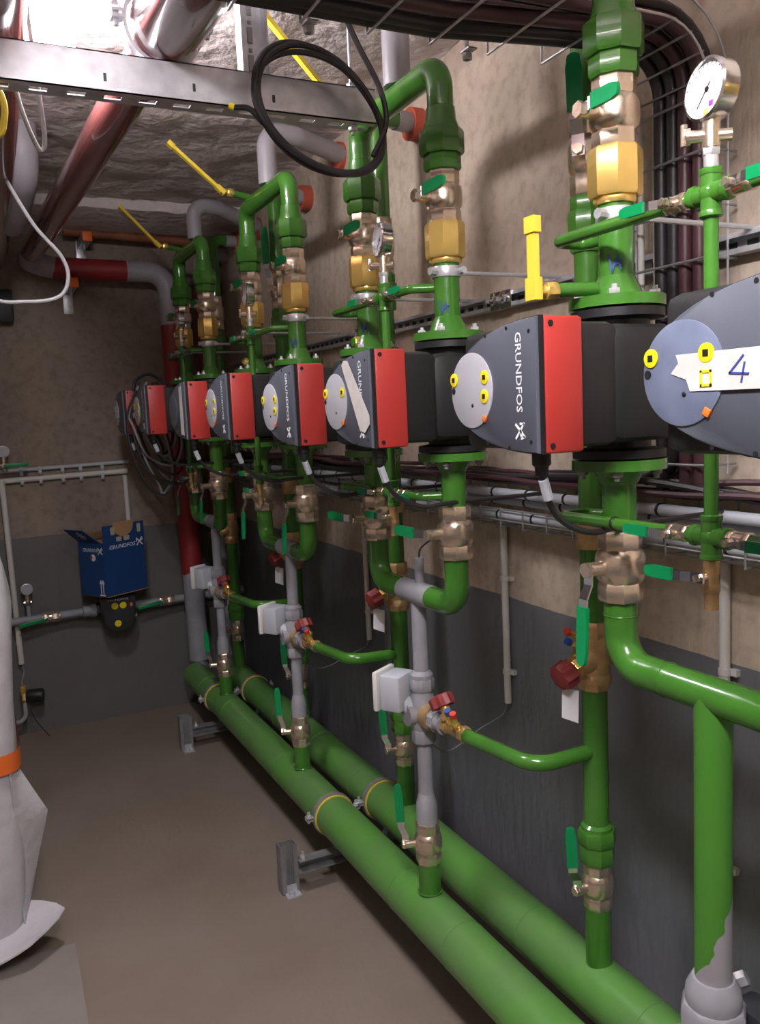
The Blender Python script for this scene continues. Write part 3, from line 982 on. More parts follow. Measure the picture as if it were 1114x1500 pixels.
# ------------------------------------------------------------------ back risers
def back_set(g):
    y, x, r = BY[g], XB, 0.0285
    gn = GN[g]
    dz = DZ[g]
    root = thing('return_riser', 'green return pipe climbing behind the %s pump pair from the wall-side header' % gn, 'pipe', (x, y, 0.30), 'green return risers near the wall')
    part('lower_pipe', MB().cyl((x, y, 0.285), (x, y, 0.445), r + 0.0015, 20), 'green', root)
    part('union_nut', MB().hexnut((x, y, 0.553), (x, y, 0.600), 0.040, 8).hexnut((x, y, 0.597), (x, y, 0.634), 0.044, 8).lathe((x, y, 0.632), Z_, [(0.036, 0), (0.036, 0.01), (r, 0.016)], 20), 'green', root)
    part('pipe', MB().cyl((x, y, 0.64), (x, y, 0.97), r, 20), 'green', root)
    part('pipe', MB().cyl((x, y, 1.115), (x, y, 2.03 + dz), r * 0.97, 20), 'green', root)
    part('check_valve', MB().hexnut((x, y, 1.285), (x, y, 1.31), 0.036, 8).cyl((x, y, 1.30), (x, y, 1.34), 0.036, 18).hexnut((x, y, 1.335), (x, y, 1.362), 0.034, 8), 'bronze', root, 'bronze coupling')
    part('union_nut', MB().hexnut((x, y, 1.955 + dz), (x, y, 2.005 + dz), 0.040, 8).hexnut((x, y, 2.0 + dz), (x, y, 2.035 + dz), 0.035, 8).hexnut((x, y, 1.92 + dz), (x, y, 1.957 + dz), 0.036, 8), 'green', root)
    yw, zw = y + 0.035, 2.505 + dz * 0.3
    part('upper_pipe', MB().tube([(x, y, 2.19 + dz), (x, y, zw), (x + 0.09, y + 0.018, zw)], r, 18, R=0.06), 'green', root)
    part('wall_pipe', MB().cyl((x + 0.07, y + 0.014, zw), (WX + 0.01, yw, zw), 0.031, 18), 'lagging', root, 'pale grey end')
    part('collar', MB().lathe((WX + 0.015, yw, zw), (-1, 0, 0), [(0.050, 0), (0.050, 0.055), (0.036, 0.056)], 24), 'collar', root, 'red wall collar')
    # valves
    ball_valve('brass ball valve at the foot of the return pipe behind the %s pump pair' % gn, x, y, 0.440, 0.556, 0.035, -X_, (-0.04, 0.02, 1), 0.155, 'brass valves on the wall-side header', wd=0.02, face=(-0.5, -0.85, 0))
    ball_valve('tall-levered brass valve high on the return pipe of the %s pump pair' % gn, x, y, 2.035 + dz, 2.20 + dz, 0.036, (-0.8, -0.6, 0), (-0.03, 0.0, 1), 0.18 if g == 0 else 0.235, 'valves high on the return pipes', wd=0.026)
    # bronze balancing valve
    root = thing('balancing_valve', 'bronze balancing valve with red handwheel on the return pipe behind the %s pump pair' % gn, 'valve', (x, y, 0.965), 'bronze balancing valves on the return pipes')
    mb = MB().hexnut((x, y, 1.085), (x, y, 1.122), 0.036, 8).lathe((x, y, 0.99), Z_, [(0.034, 0), (0.037, 0.02), (0.041, 0.05), (0.036, 0.08), (0.032, 0.1)], 20).hexnut((x, y, 0.965), (x, y, 0.985), 0.036, 8).lathe((x, y, 0.983), Z_, [(0.039, 0), (0.040, 0.01), (0.036, 0.02)], 20)
    d = V((-0.86, -0.08, -0.30)).normalized()
    c = V((x, y, 1.045))
    mb.lathe(c, d, [(0.030, 0), (0.034, 0.03), (0.026, 0.052), (0.026, 0.058)], 18)
    part('body', mb, 'bronze', root)
    part('bonnet', MB().hexnut(c + d * 0.055, c + d * 0.07, 0.021).cyl(c + d * 0.068, c + d * 0.082, 0.013, 14), 'gold', root)
    hw = []
    for k in range(40):
        a = 2 * math.pi * k / 40
        rr = 0.029 + 0.0025 * math.cos(8 * a)
        hw.append((rr * math.cos(a), rr * math.sin(a)))
    u, v, _ = axes(d)
    part('handwheel', MB().prism(hw, c + d * 0.078, u, v, d, 0.036, bev=0.007), 'wheel', root, 'red handwheel')
    for k, cm in enumerate(('cap_red', 'cap_blue')):
        p = V((x - 0.030, y - 0.004, 1.086 - 0.022 * k))
        e = p + V((-0.042, -0.004, 0.020))
        part('test_nipple', MB().cyl(p, e, 0.0065, 10).hexnut(p + (e - p) * .35, p + (e - p) * .65, 0.009), 'gold', root)
        part('test_cap', MB().cyl(e, e + (e - p).normalized() * 0.013, 0.0078, 12), cm, root, 'blue cap' if k else 'red cap')
    if g < 3:
        tx, ty = x - 0.078, y - 0.01
        t = thing('paper_tag', 'white paper tag hanging from the red handwheel behind the %s pump pair' % gn, 'tag', (tx, ty, 0.92), 'white tags on the handwheels')
        part('tag_sheet', MB().prism([(-0.018, 0), (0.018, -0.012), (0.018, 0.060), (-0.018, 0.066)], (tx, ty, 0.915), V((0.8, -0.6, 0)), V((0.08, 0.05, 1)).normalized(), V((0.6, 0.8, 0)), 0.0008), 'paper', t)
        part('tag_string', MB().tube([(tx, ty, 0.978), (tx + 0.004, ty, 0.995), (tx - 0.005, ty, 1.005)], 0.0015, 6), 'paper', t)


for g in range(4):
    back_set(g)


# ------------------------------------------------------------------ gauge bridges
XG = 0.97
YG = [0.885, 1.90, 2.97, 4.00]


def mini_valve(root, y, z, dirn, lever_dir, L=0.085):
    """1/2 inch valve lying along Y with a flat green lever in front"""
    part('small_valve', MB().hexnut((XG, y - 0.020, z), (XG, y - 0.008, z), 0.0135, 8).cyl((XG, y - 0.010, z), (XG, y + 0.010, z), 0.0125, 14).hexnut((XG, y + 0.008, z), (XG, y + 0.020, z), 0.0135, 8), 'brass', root)
    lever_parts(root, (XG - 0.011, y, z), -X_, lever_dir, L, 0.018, wd=0.013, grip_frac=0.58)


def bridge(g):
    yg, dz = YG[g], DZ[g]
    yn, yf = PY[2 * g], PY[2 * g + 1]
    gn = GN[g]
    zt, zb = 1.885 + dz * 1.3, 1.40
    root = thing('gauge_pipework', 'thin green gauge pipework with little green-levered valves around the %s pump pair' % gn, 'pipe', (XG, yg, zb), 'thin green gauge lines')
    mb = MB().tube([(XG, yg, zb), (XG, yg, zt + 0.03)], 0.0105, 14)
    for z in (zt, zb):
        mb.tube([(XG, yg, z), (XG, yf + 0.075, z), (XR - 0.01, yf + 0.075, z), (XR, yf + 0.022, z)], 0.0105, 12, R=0.018)
        mb.tube([(XG, yg, z), (XG, yn + 0.045, z), (XR, yn + 0.01, z)], 0.0105, 12, R=0.018)
    part('thin_pipe', mb, 'green', root)
    mb = MB()
    for z in (zt, zb):
        c = V((XG, yg, z))
        mb.sphere(c, 0.0175, 14)
        for d in (Y_, -Y_, Z_, -Z_):
            mb.cyl(c, c + d * 0.028, 0.0148, 14).lathe(c + d * 0.024, d, [(0.0155, 0), (0.0165, 0.003), (0.0165, 0.008), (0.013, 0.010)], 14)
    part('tee', mb, 'green', root)
    part('cable_tie', MB().lathe((XG, yg + .20 if g == 0 else yg + 0.1, zb - 0.0), Y_, [(0.0115, 0), (0.0125, 0.001), (0.0125, 0.005), (0.0115, 0.006)], 12), 'rubber', root)
    for z in (zt, zb):
        mini_valve(root, yg + 0.062, z, 1, Y_ + V((0, 0, 0.02)))
        mini_valve(root, yg - 0.052, z, -1, -Y_)
    # drain tap below
    part('drain_tap', MB().hexnut((XG, yg, zb - 0.034), (XG, yg, zb - 0.046), 0.0125, 8).cyl((XG, yg, zb - 0.044), (XG, yg, zb - 0.070), 0.012, 14).hexnut((XG, yg, zb - 0.068), (XG, yg, zb - 0.082), 0.0125, 8).cyl((XG, yg, zb - 0.08), (XG, yg, zb - 0.108), 0.0105, 14), 'bronze', root)
    lever_parts(root, (XG - 0.011, yg, zb - 0.058), -X_, Y_, 0.10, 0.018, wd=0.015, grip_frac=0.55)
    # gauge on top
    zg = 2.022 + dz * 1.8
    gr = thing('pressure_gauge', 'round white pressure gauge on brass cock above the %s pump pair' % gn, 'gauge', (XG, yg, zt + 0.03), 'pressure gauges above the pumps')
    part('nipple', MB().cyl((XG, yg, zt + 0.028), (XG, yg, zt + 0.055), 0.0105, 12).hexnut((XG, yg, zt + 0.05), (XG, yg, zt + 0.062), 0.0125), 'zinc', gr)
    cock = part('gauge_cock', MB().cyl((XG, yg, zt + 0.06), (XG, yg, zt + 0.10), 0.0125, 14).cyl((XG + 0.02, yg - 0.018, zt + 0.075), (XG - 0.022, yg + 0.020, zt + 0.078), 0.009, 12)
                .lathe((XG - 0.02, yg + 0.018, zt + 0.078), (-0.7, 0.7, 0), [(0.012, 0), (0.012, 0.006), (0.006, 0.008)], 12).cyl((XG - 0.026, yg + 0.024, zt + 0.066), (XG - 0.026, yg + 0.024, zt + 0.095), 0.005, 8), 'brass', gr)
    part('gauge_nut', MB().hexnut((XG, yg, zt + 0.098), (XG, yg, zt + 0.112), 0.012), 'gold', gr)
    a = math.radians(8)
    nrm = V((-math.cos(a), math.sin(a), 0.06)).normalized()
    c = V((XG, yg, zg)) + nrm * 0.004
    R = 0.041
    part('case', MB().lathe(c - nrm * 0.022, nrm, [(R * .9, 0), (R, 0.004), (R, 0.022), (R * 1.03, 0.023), (R * 1.03, 0.029), (R * 0.93, 0.031), (R * 0.93, 0.025)], 36, caps=False).lathe(c - nrm * 0.022, nrm, [(0, 0), (R * .9, 0.0001)], 36, caps=False).cyl((XG, yg, zt + 0.105), (XG, yg, zg - R * 0.9), 0.009, 12), 'chrome', gr)
    ev = (Z_ - nrm * Z_.dot(nrm)).normalized()
    eu = ev.cross(nrm)
    dl = part('dial', MB().lathe(c + nrm * 0.002, nrm, [(R * 0.935, 0), (R * 0.935, 0.001)], 36), 'dial', gr, 'white dial')
    mb = strokes([((-0.018, -0.020), (0.006, 0.008))], c + nrm * 0.0033, eu, ev, nrm, 0.0016)
    mb.lathe(c + nrm * 0.003, nrm, [(0.004, 0), (0.004, 0.001)], 14)
    part('needle', mb, 'rubber', dl)
    tk = []
    for k in range(19):
        t = math.radians(-45 + 15 * k)
        tk.append(((math.cos(t) * R * 0.78, math.sin(t) * R * 0.78), (math.cos(t) * R * 0.86, math.sin(t) * R * 0.86)))
    part('scale_marks', strokes(tk, c + nrm * 0.003, eu, ev, nrm, 0.0008), 'rubber', dl, kind='stuff')
    part('maker_mark', MB().prism([(-0.004, -0.0035), (0.004, -0.0035), (0.004, 0.0035), (-0.004, 0.0035)], c + nrm * 0.003 + eu * 0.010 - ev * 0.021, eu, ev, nrm, 0.0008), 'violet', dl)


for g in range(4):
    bridge(g)


# ------------------------------------------------------------------ ceiling lamp
root = thing('bulkhead_lamp', 'bright white bulkhead lamp on the ceiling at the top left', 'lamp', (0.285, 2.24, CZ))
part('base', MB().box((0.285, 2.24, CZ - 0.032), (0.15, 0.245, 0.10), bev=0.012), 'white', root)
part('diffuser', MB().box((0.285, 2.24, 2.565), (0.135, 0.23, 0.085), bev=0.032), 'glow', root, 'glowing white diffuser')
# tube lamp above the camera
root = thing('tube_lamp', 'long tube lamp on the ceiling above the viewpoint', 'lamp', (0.15, 0.35, CZ))
part('base', MB().box((0.15, 0.35, 2.575), (0.07, 1.06, 0.04), bev=0.008), 'white', root)
for yy in (-0.05, 0.75):
    part('hanger_rod', MB().cyl((0.15, yy, 2.59), (0.15, yy, 2.68), 0.006, 8), 'zinc', root)
part('diffuser', MB().box((0.15, 0.35, 2.52), (0.12, 1.04, 0.08), bev=0.025), 'glow_rear', root)

# ------------------------------------------------------------------ ceiling strut, hangers, big pipes


def slotted_bar(root, name, x0, x1, corner, wdir, hdir, w_, h_, axis, pitch, slot, th=0.0025, label=None):
    """channel profile along axis: web of height h_ (solid) and a slotted flange of width w_"""
    ax = V(axis); wd = V(wdir); hd = V(hdir); c = V(corner)
    L = x1 - x0
    mb = MB()

    def plate(a0, a1, u, b0, b1, nrm):
        mb.prism([(a0, b0), (a1, b0), (a1, b1), (a0, b1)], c, ax, u, nrm, th)
    plate(0, L, hd, 0, h_, wd)                      # web
    mb.prism([(0, 0), (L, 0), (L, w_), (0, w_)], c + hd * (h_ - th), ax, wd, hd, th)        # top flange
    k0, k1 = w_ * 0.36, w_ * 0.70
    mb.prism([(0, 0), (L, 0), (L, k0), (0, k0)], c, ax, wd, hd, th)
    mb.prism([(0, k1), (L, k1), (L, w_), (0, w_)], c, ax, wd, hd, th)
    t = 0.0
    while t < L:
        e = min(t + pitch - slot, L)
        mb.prism([(t, k0), (e, k0), (e, k1), (t, k1)], c, ax, wd, hd, th)
        t += pitch
    return part(name, mb, 'zinc', root, label)


root = thing('overhead_strut', 'wide galvanised channel strut spanning the top left of the picture', 'strut', (0.0, 1.88, 2.29))
slotted_bar(root, 'channel', -1.6, 0.955, (-1.6, 1.875, 2.285), Y_, Z_, 0.062, 0.078, X_, 0.073, 0.035)
part('slot', MB().box((0.335, 1.8745, 2.312), (0.006, 0.002, 0.016)).box((0.520, 1.8745, 2.314), (0.006, 0.002, 0.016)).box((0.70, 1.8745, 2.312), (0.006, 0.002, 0.016)), 'glass', root)
part('hanger_channel', MB().box((0.675, 1.945, 2.515), (0.062, 0.003, 0.29)).box((0.645, 1.925, 2.515), (0.003, 0.04, 0.29)).box((0.705, 1.925, 2.515), (0.003, 0.04, 0.29)), 'zinc', root, 'upright galvanised hanger')
mb = MB()
for zz in (2.41, 2.47, 2.53, 2.59, 2.64):
    mb.box((0.676, 1.942, zz), (0.012, 0.003, 0.034)).box((0.676, 1.942, zz + 0.027), (0.008, 0.003, 0.008))
part('hanger_slot', mb, 'darkzinc', root)
part('hanger_rod', MB().cyl((0.905, 1.90, 2.262), (0.905, 1.90, 2.68), 0.0045, 8).hexnut((0.905, 1.90, 2.27), (0.905, 1.90, 2.283), 0.011).hexnut((0.905, 1.90, 2.366), (0.905, 1.90, 2.378), 0.011).box((0.905, 1.90, 2.364), (0.03, 0.03, 0.003)), 'zinc', root)
part('hanger_rod', MB().cyl((-1.3, 1.90, 2.262), (-1.3, 1.90, 2.68), 0.0045, 8), 'zinc', root)

# oxide red pipes under the ceiling, running to the end wall
root = thing('overhead_pipe', 'big oxide red pipe under the ceiling running down the room over the strut', 'pipe', (0.46, 1.9, 2.44))
part('pipe', MB().cyl((0.472, 1.80, 2.428), (0.385, 4.48, 2.441), 0.052, 32), 'brown', root)
part('wide_pipe', MB().lathe((0.53, 0.4, 2.446), V((0.472, 1.93, 2.441)) - V((0.53, 0.4, 2.446)), [(0.077, 0), (0.077, 1.49), (0.070, 1.525), (0.052, 1.545)], 32), 'brown', root, 'wider socketed length')
part('elbow', MB().tube([(0.387, 4.42, 2.441), (0.383, 4.60, 2.430), (0.47, 4.60, 2.405)], 0.054, 24, R=0.07), 'lagging', root, 'unpainted pale elbow')
part('end_run', MB().cyl((0.44, 4.60, 2.412), (0.50, 4.60, 2.400), 0.0535, 24), 'lagging', root)
part('red_run', MB().cyl((0.49, 4.60, 2.400), (0.86, 4.60, 2.395), 0.053, 24), 'redpipe', root, 'red painted length')
part('grey_elbow', MB().tube([(0.85, 4.60, 2.395), (1.06, 4.60, 2.395), (1.065, 4.60, 2.10)], 0.0535, 24, R=0.14), 'lagging', root)
part('red_drop', MB().cyl((1.065, 4.60, 2.12), (1.078, 4.58, 0.78), 0.0555, 22), 'redpipe', root, 'red painted drop')
part('grey_drop', MB().cyl((1.078, 4.58, 0.80), (1.078, 4.56, 0.30), 0.055, 22).cyl((1.078, 4.565, 0.26), (1.05, 4.46, 0.235), 0.05, 20), 'grey', root)
mb = MB().torus((0.468, 1.905, 2.441), Y_, 0.079, 0.008, 40, 8)
root = thing('pipe_hanger', 'galvanised pipe clamp holding the oxide red pipe on the strut', 'clamp', (0.468, 1.905, 2.36))
part('ring', MB().lathe((0.468, 1.892, 2.441), Y_, [(0.0775, 0), (0.085, 0), (0.085, 0.028), (0.0775, 0.028)], 36, caps=False), 'zinc', root)
mb = MB()
for s in (-1, 1):
    mb.box((0.468 + s * 0.094, 1.905, 2.446), (0.026, 0.03, 0.006)).box((0.468 + s * 0.094, 1.905, 2.458), (0.026, 0.03, 0.006)).hexnut((0.468 + s * 0.096, 1.905, 2.460), (0.468 + s * 0.096, 1.905, 2.474), 0.012).cyl((0.468 + s * 0.096, 1.905, 2.43), (0.468 + s * 0.096, 1.905, 2.48), 0.006, 8)
part('clamp_screw', mb, 'zinc', root)

root = thing('overhead_pipe', 'second oxide red pipe at the left frame edge beyond the strut', 'pipe', (0.23, 3.5, 2.44))
part('pipe', MB().cyl((0.09, 0.4, 2.443), (0.232, 4.52, 2.435), 0.058, 28), 'brown', root)
part('end_drop', MB().tube([(0.232, 4.50, 2.435), (0.232, 4.64, 2.43), (0.10, 4.64, 2.42)], 0.057, 20, R=0.08), 'brown', root)

single('grey_drop_pipe', MB().tube([(0.285, 3.30, 2.68), (0.285, 3.30, 2.50), (0.27, 3.62, 2.44), (0.262, 3.78, 2.43)], 0.056, 24, R=0.16), 'lagging', 'grey pipe hanging from the ceiling and curving away at the upper left', 'pipe')
single('rust_pipe', MB().cyl((0.56, 4.62, 2.585), (1.40, 4.62, 2.555), 0.022, 16), 'rust', 'rusty brown pipe lying across the top of the end wall', 'pipe')

# brackets with orange end caps
for nm, x, z, yy in (('upper', 0.66, 2.545, 4.52), ('lower', 0.575, 2.315, 4.50)):
    root = thing('channel_bracket', 'galvanised channel bracket with orange cap, %s of two on the end wall' % nm, 'bracket', (x, EY, z))
    part('arm', MB().box((x, (yy + EY) / 2 + .01, z - 0.02), (0.040, EY - yy, 0.003)).box((x - 0.02, (yy + EY) / 2 + .01, z), (0.003, EY - yy, 0.04)).box((x + 0.02, (yy + EY) / 2 + .01, z), (0.003, EY - yy, 0.04)), 'zinc', root)
    part('end_cap', MB().box((x, yy, z), (0.048, 0.014, 0.048), bev=0.004), 'orange', root, 'orange plastic end cap')
    part('threaded_rod', MB().cyl((x - 0.004, yy + 0.09, z - 0.05), (x - 0.004, yy + 0.09, min(z + 0.13, 2.6)), 0.005, 8).hexnut((x - 0.004, yy + 0.09, z + 0.02), (x - 0.004, yy + 0.09, z + 0.032), 0.012), 'zinc', root)
    part('base_plate', MB().box((x - 0.005, EY - 0.006, z - 0.05), (0.05, 0.012, 0.15), bev=0.002), 'zinc', root)
single('dark_junction_box', MB().box((0.12, 4.70, 2.22), (0.36, 0.10, 0.16), bev=0.01), 'glass', 'dark box on the end wall under the oxide red pipes', 'box')

# ------------------------------------------------------------------ hanging cables
# black coil at the end of the strut
root = thing('cable_coil', 'black cable coil hanging in a big loop in front of the strut end', 'cable', (0.80, 1.80, 2.30))
for k, (c, rx, rz, th) in enumerate((((0.784, 1.810, 2.275), 0.150, 0.132, 0.0075), ((0.788, 1.800, 2.270), 0.147, 0.128, 0.007), ((0.783, 1.795, 2.260), 0.152, 0.122, 0.0065))):
    pts = []
    for j in range(65):
        a = 2 * math.pi * j / 64 + 0.6
        s_ = 0.22 * math.sin(a) * 0.25
        pts.append(V((c[0] + rx * math.cos(a) + 0.020 * math.sin(a) * -1, c[1] + 0.01 * math.sin(2 * a + k), c[2] + rz * math.sin(a) - 0.018 * math.cos(a))))
    part('cable_turn', MB().tube(pts, th, 8), 'cable', root)
part('cable_tail', MB().tube(spline([(0.835, 1.84, 2.66), (0.842, 1.83, 2.55), (0.885, 1.82, 2.44), (0.935, 1.81, 2.34), (0.942, 1.80, 2.26), (0.905, 1.80, 2.185)]), 0.0065, 8), 'cable', root)
part('cable_tail', MB().tube(spline([(0.60, 1.86, 2.278), (0.625, 1.83, 2.268), (0.648, 1.81, 2.235)]), 0.006, 8), 'cable', root)
part('cable_end', MB().cyl((0.592, 1.862, 2.282), (0.602, 1.858, 2.277), 0.007, 8), 'yellow', root, 'yellow cable tie')

single('hanging_cable', MB().tube(spline([(0.565, 1.95, 2.66), (0.58, 2.0, 2.60), (0.578, 2.02, 2.50), (0.50, 2.02, 2.42), (0.46, 2.02, 2.372)]), 0.006, 8), 'cable', 'thin black cable dropping beside the oxide red pipe to the strut', 'cable')
single('hanging_cable', MB().tube(spline([(0.10, 3.0, 2.62), (0.16, 3.0, 2.47), (0.20, 3.0, 2.40), (0.277, 3.0, 2.254), (0.352, 3.0, 2.16), (0.368, 3.0, 2.09), (0.335, 3.0, 2.03), (0.237, 3.0, 2.012), (0.10, 3.0, 2.03), (-0.2, 3.0, 2.2), (-0.35, 3.0, 2.64)]), 0.0065, 8), 'greycable', 'grey cable sagging in a loop from the left frame edge', 'cable')
single('hanging_cable', MB().tube(spline([(0.175, 2.1, 2.50), (0.18, 2.1, 2.36), (0.20, 2.1, 2.27), (0.222, 2.1, 2.222), (0.233, 2.1, 2.25), (0.228, 2.1, 2.36), (0.22, 2.1, 2.55), (0.24, 2.12, 2.66)]), 0.005, 8), 'greycable', 'short cable loop dipping below the strut at the left', 'cable')
root = thing('striped_cable', 'green and yellow earth cable at the left end of the strut', 'cable', (0.12, 2.0, 2.25))
part('cable', MB().tube(spline([(0.10, 2.0, 2.36), (0.142, 2.0, 2.30), (0.145, 2.0, 2.25), (0.12, 2.0, 2.21), (0.0, 2.0, 2.2), (-0.1, 2.0, 2.4), (-0.1, 2.0, 2.66)]), 0.007, 8), 'ylever', root)

# loops hanging from the last pump
root = thing('cable_coil', 'tangle of grey and black cable loops hanging off the farthest pump', 'cable', (0.80, 4.08, 1.80))
for k in range(9):
    x0 = 0.700 + 0.012 * k
    low = 1.27 + 0.045 * ((k * 3) % 5)
    xr = 0.90 + 0.022 * ((k * 2) % 5)
    yk = 4.03 + 0.010 * k
    top = 1.76 + 0.02 * (k % 3)
    pts = [(x0 + 0.05, yk, top), (x0 - 0.0, yk, top - 0.12), (x0 + 0.01, yk, low + 0.20), (x0 + 0.07, yk, low + 0.05), (xr - 0.05, yk, low), (xr, yk, low + 0.09), (xr - 0.015, yk + .01, low + 0.25), (xr - 0.06, yk + 0.01, min(low + 0.42, top))]
    part('cable_turn', MB().tube(spline(pts, 6), 0.005 + 0.0008 * (k % 3), 7), 'greycable' if k % 2 else 'cable', root)
part('cable_bight', MB().tube(spline([(0.74, 4.05, 1.76), (0.76, 4.06, 1.81), (0.82, 4.07, 1.835), (0.88, 4.08, 1.80), (0.90, 4.08, 1.74)], 6), 0.008, 8), 'cable', root)

# ------------------------------------------------------------------ wall channel, cable runs
root = thing('mounting_channel', 'long perforated galvanised channel fixed along the right wall behind the risers', 'channel', (WX, 2.2, 1.91))
y0, y1, zc = 0.55, 4.6, 1.895
mb = MB()
th = 0.003
mb.box((WX - 0.004, (y0 + y1) / 2, zc), (0.004, y1 - y0, 0.036))
mb.box((WX - 0.017, (y0 + y1) / 2, zc + 0.019), (0.030, y1 - y0, 0.003)).box((WX - 0.017, (y0 + y1) / 2, zc - 0.019), (0.030, y1 - y0, 0.003))
mb.box((WX - 0.031, (y0 + y1) / 2, zc + 0.015), (0.003, y1 - y0, 0.010)).box((WX - 0.031, (y0 + y1) / 2, zc - 0.015), (0.003, y1 - y0, 0.010))
part('profile', mb, 'zinc', root)
mb = MB()
yy = y0 + 0.02
while yy < y1:
    mb.box((WX - 0.0065, yy, zc), (0.002, 0.026, 0.012))
    yy += 0.05
part('slot', mb, 'glass', root, kind='stuff')
mb = MB()
for yy in (0.98, 1.62, 1.95, 2.0, 2.9, 3.6):
    mb.hexnut((WX - 0.03, yy, zc), (WX - 0.05, yy, zc), 0.012).box((WX - 0.034, yy, zc), (0.004, 0.05, 0.05), bev=0.001).cyl((WX - 0.03, yy, zc), (WX - 0.07, yy, zc), 0.0055, 8)
part('fixing', mb, 'chrome', root)

# horizontal cable tray low on the right wall
root = thing('cable_tray', 'wire cable tray carrying conduits and cables low along the right wall', 'tray', (WX, 2.2, 1.33))
mb = MB()
y0, y1 = 0.45, 4.62
for xx, zz in ((WX - 0.012, 1.405), (WX - 0.012, 1.30), (WX - 0.05, 1.285), (WX - 0.09, 1.285), (WX - 0.105, 1.30), (WX - 0.105, 1.33)):
    mb.cyl((xx, y0, zz), (xx, y1, zz), 0.0026, 6)
yy = y0 + 0.05
while yy < y1:
    mb.tube([(WX - 0.009, yy, 1.41), (WX - 0.009, yy, 1.282), (WX - 0.107, yy, 1.282), (WX - 0.107, yy, 1.335)], 0.0026, 6)
    yy += 0.1
part('tray_wire', mb, 'darkzinc', root, kind='stuff')
for k, (xx, zz) in enumerate(((WX - 0.088, 1.312), (WX - 0.083, 1.372), (WX - 0.052, 1.305), (WX - 0.045, 1.345))):
    c = thing('conduit', ['lowest grey conduit at the front of the wall cable tray', 'upper grey conduit at the front of the wall cable tray', 'lower grey conduit at the back of the wall cable tray', 'upper grey conduit at the back of the wall cable tray'][k], 'conduit', (xx, y0, zz), 'grey conduits in the wall tray')
    part('tube', MB().cyl((xx, y0, zz), (xx, y1 - 0.02 * k, zz), 0.0125, 12), 'greyconduit', c)
    mb = MB()
    yy = y0 + 0.08 + 0.03 * k
    while yy < y1 - 0.1:
        mb.lathe((xx, yy, zz), Y_, [(0.0128, 0), (0.0145, 0.0005), (0.0145, 0.0065), (0.0128, 0.007)], 10)
        yy += 0.155
    part('cable_tie', mb, 'rubber', c, kind='stuff')
for k in range(7):
    pts = []
    yy = y0
    while yy < y1 - 0.05:
        pts.append((WX - 0.025 - 0.012 * k + 0.008 * noise.noise(V((yy * 2, k, 0))), yy, 1.405 + 0.009 * (k % 4) + 0.022 * noise.noise(V((yy * 1.7, k * 3.1, 5))) + 0.012 * noise.noise(V((yy * 5, k * 2.1, 1)))))
        yy += 0.16
    single('power_cable', MB().tube(spline(pts, 3), 0.0065 + 0.001 * (k % 3), 7), 'cable' if k % 3 else 'maroon', 'one of the loose dark cables lying along the wall tray', 'cable', 'loose cables on the wall tray')

# vertical tray with the cables coming down the wall, and its overhead run
YT0, YT1 = 1.205, 1.452
root = thing('cable_tray', 'wire cable tray crossing overhead and bending down the right wall', 'tray', (WX, 1.36, 1.9))


def drop_path(yo, yv, off, x0=-1.4, zlow=1.40, zt=2.355):
    """overhead run at yo, then down the wall at yv; off = distance in from the outside of the bend"""
    return [(x0, yo, zt - off), (0.85, yo, zt - off), (WX - 0.020 - off, yv, zt - off), (WX - 0.020 - off, yv, zlow)]


FO = 0.066
mb = MB()
mb.tube(drop_path(YT0, YT0, FO, zlow=1.45), 0.0025, 6, R=0.11)
for yy in (YT0, YT1):
    mb.tube(drop_path(yy, yy, 0.015, zlow=1.45), 0.0025, 6, R=0.15)
xx = -1.35
while xx < WX - 0.20:
    mb.tube([(xx, YT0, 2.355), (xx, YT0, 2.355 - FO - .003), (xx, YT1, 2.355 - FO - .003), (xx, YT1, 2.325)], 0.0028, 6)
    xx += 0.13
part('tray_rung', mb, 'zinc', root, kind='stuff')
mb = MB()
zz = 1.47
while zz < 2.2:
    mb.tube([(WX - 0.012, YT0, zz), (WX - 0.023 - FO, YT0, zz), (WX - 0.023 - FO, YT1, zz), (WX - 0.012, YT1, zz)], 0.0028, 6)
    zz += 0.1
for k in range(4):
    a = math.radians(12 + 22 * k)
    q = V((WX - 0.19 + 0.11 * math.sin(a), YT0, 2.18 + 0.11 * math.cos(a)))
    mb.cyl(q, q + V((0, YT1 - YT0, 0)), 0.0025, 6)
part('tray_wire', mb, 'darkzinc', root, kind='stuff')
for xx in (0.62, 0.95, 1.22):
    part('hanger_rod', MB().cyl((xx, YT1 + 0.012, 2.275), (xx, YT1 + 0.012, 2.68), 0.004, 8).hexnut((xx, YT1 + 0.012, 2.275), (xx, YT1 + 0.012, 2.287), 0.010).box((xx, YT1 + 0.006, 2.290), (0.02, 0.03, 0.003)), 'zinc', root)
cl = [(1.238, 1.240, 0.030, 0.009, 'cable', 'thin black cable at the right edge of the bending tray'),
      (1.268, 1.245, 0.047, 0.0135, 'maroon', 'maroon cable of the right bundle in the bending tray'),
      (1.298, 1.250, 0.018, 0.0135, 'cable', 'black cable of the right bundle in the bending tray'),
      (1.330, 1.296, 0.018, 0.0142, 'cable', 'thick black cable lying against the wall in the left bundle of the bending tray'),
      (1.358, 1.282, 0.047, 0.0142, 'maroon', 'foremost maroon cable of the left bundle in the bending tray'),
      (1.388, 1.328, 0.018, 0.0142, 'maroon', 'maroon cable against the wall in the left bundle of the bending tray'),
      (1.418, 1.312, 0.047, 0.0142, 'cable', 'foremost black cable of the left bundle in the bending tray'),
      (1.440, 1.345, 0.047, 0.015, 'cable', 'black cable nearest the bright conduits in the bending tray')]
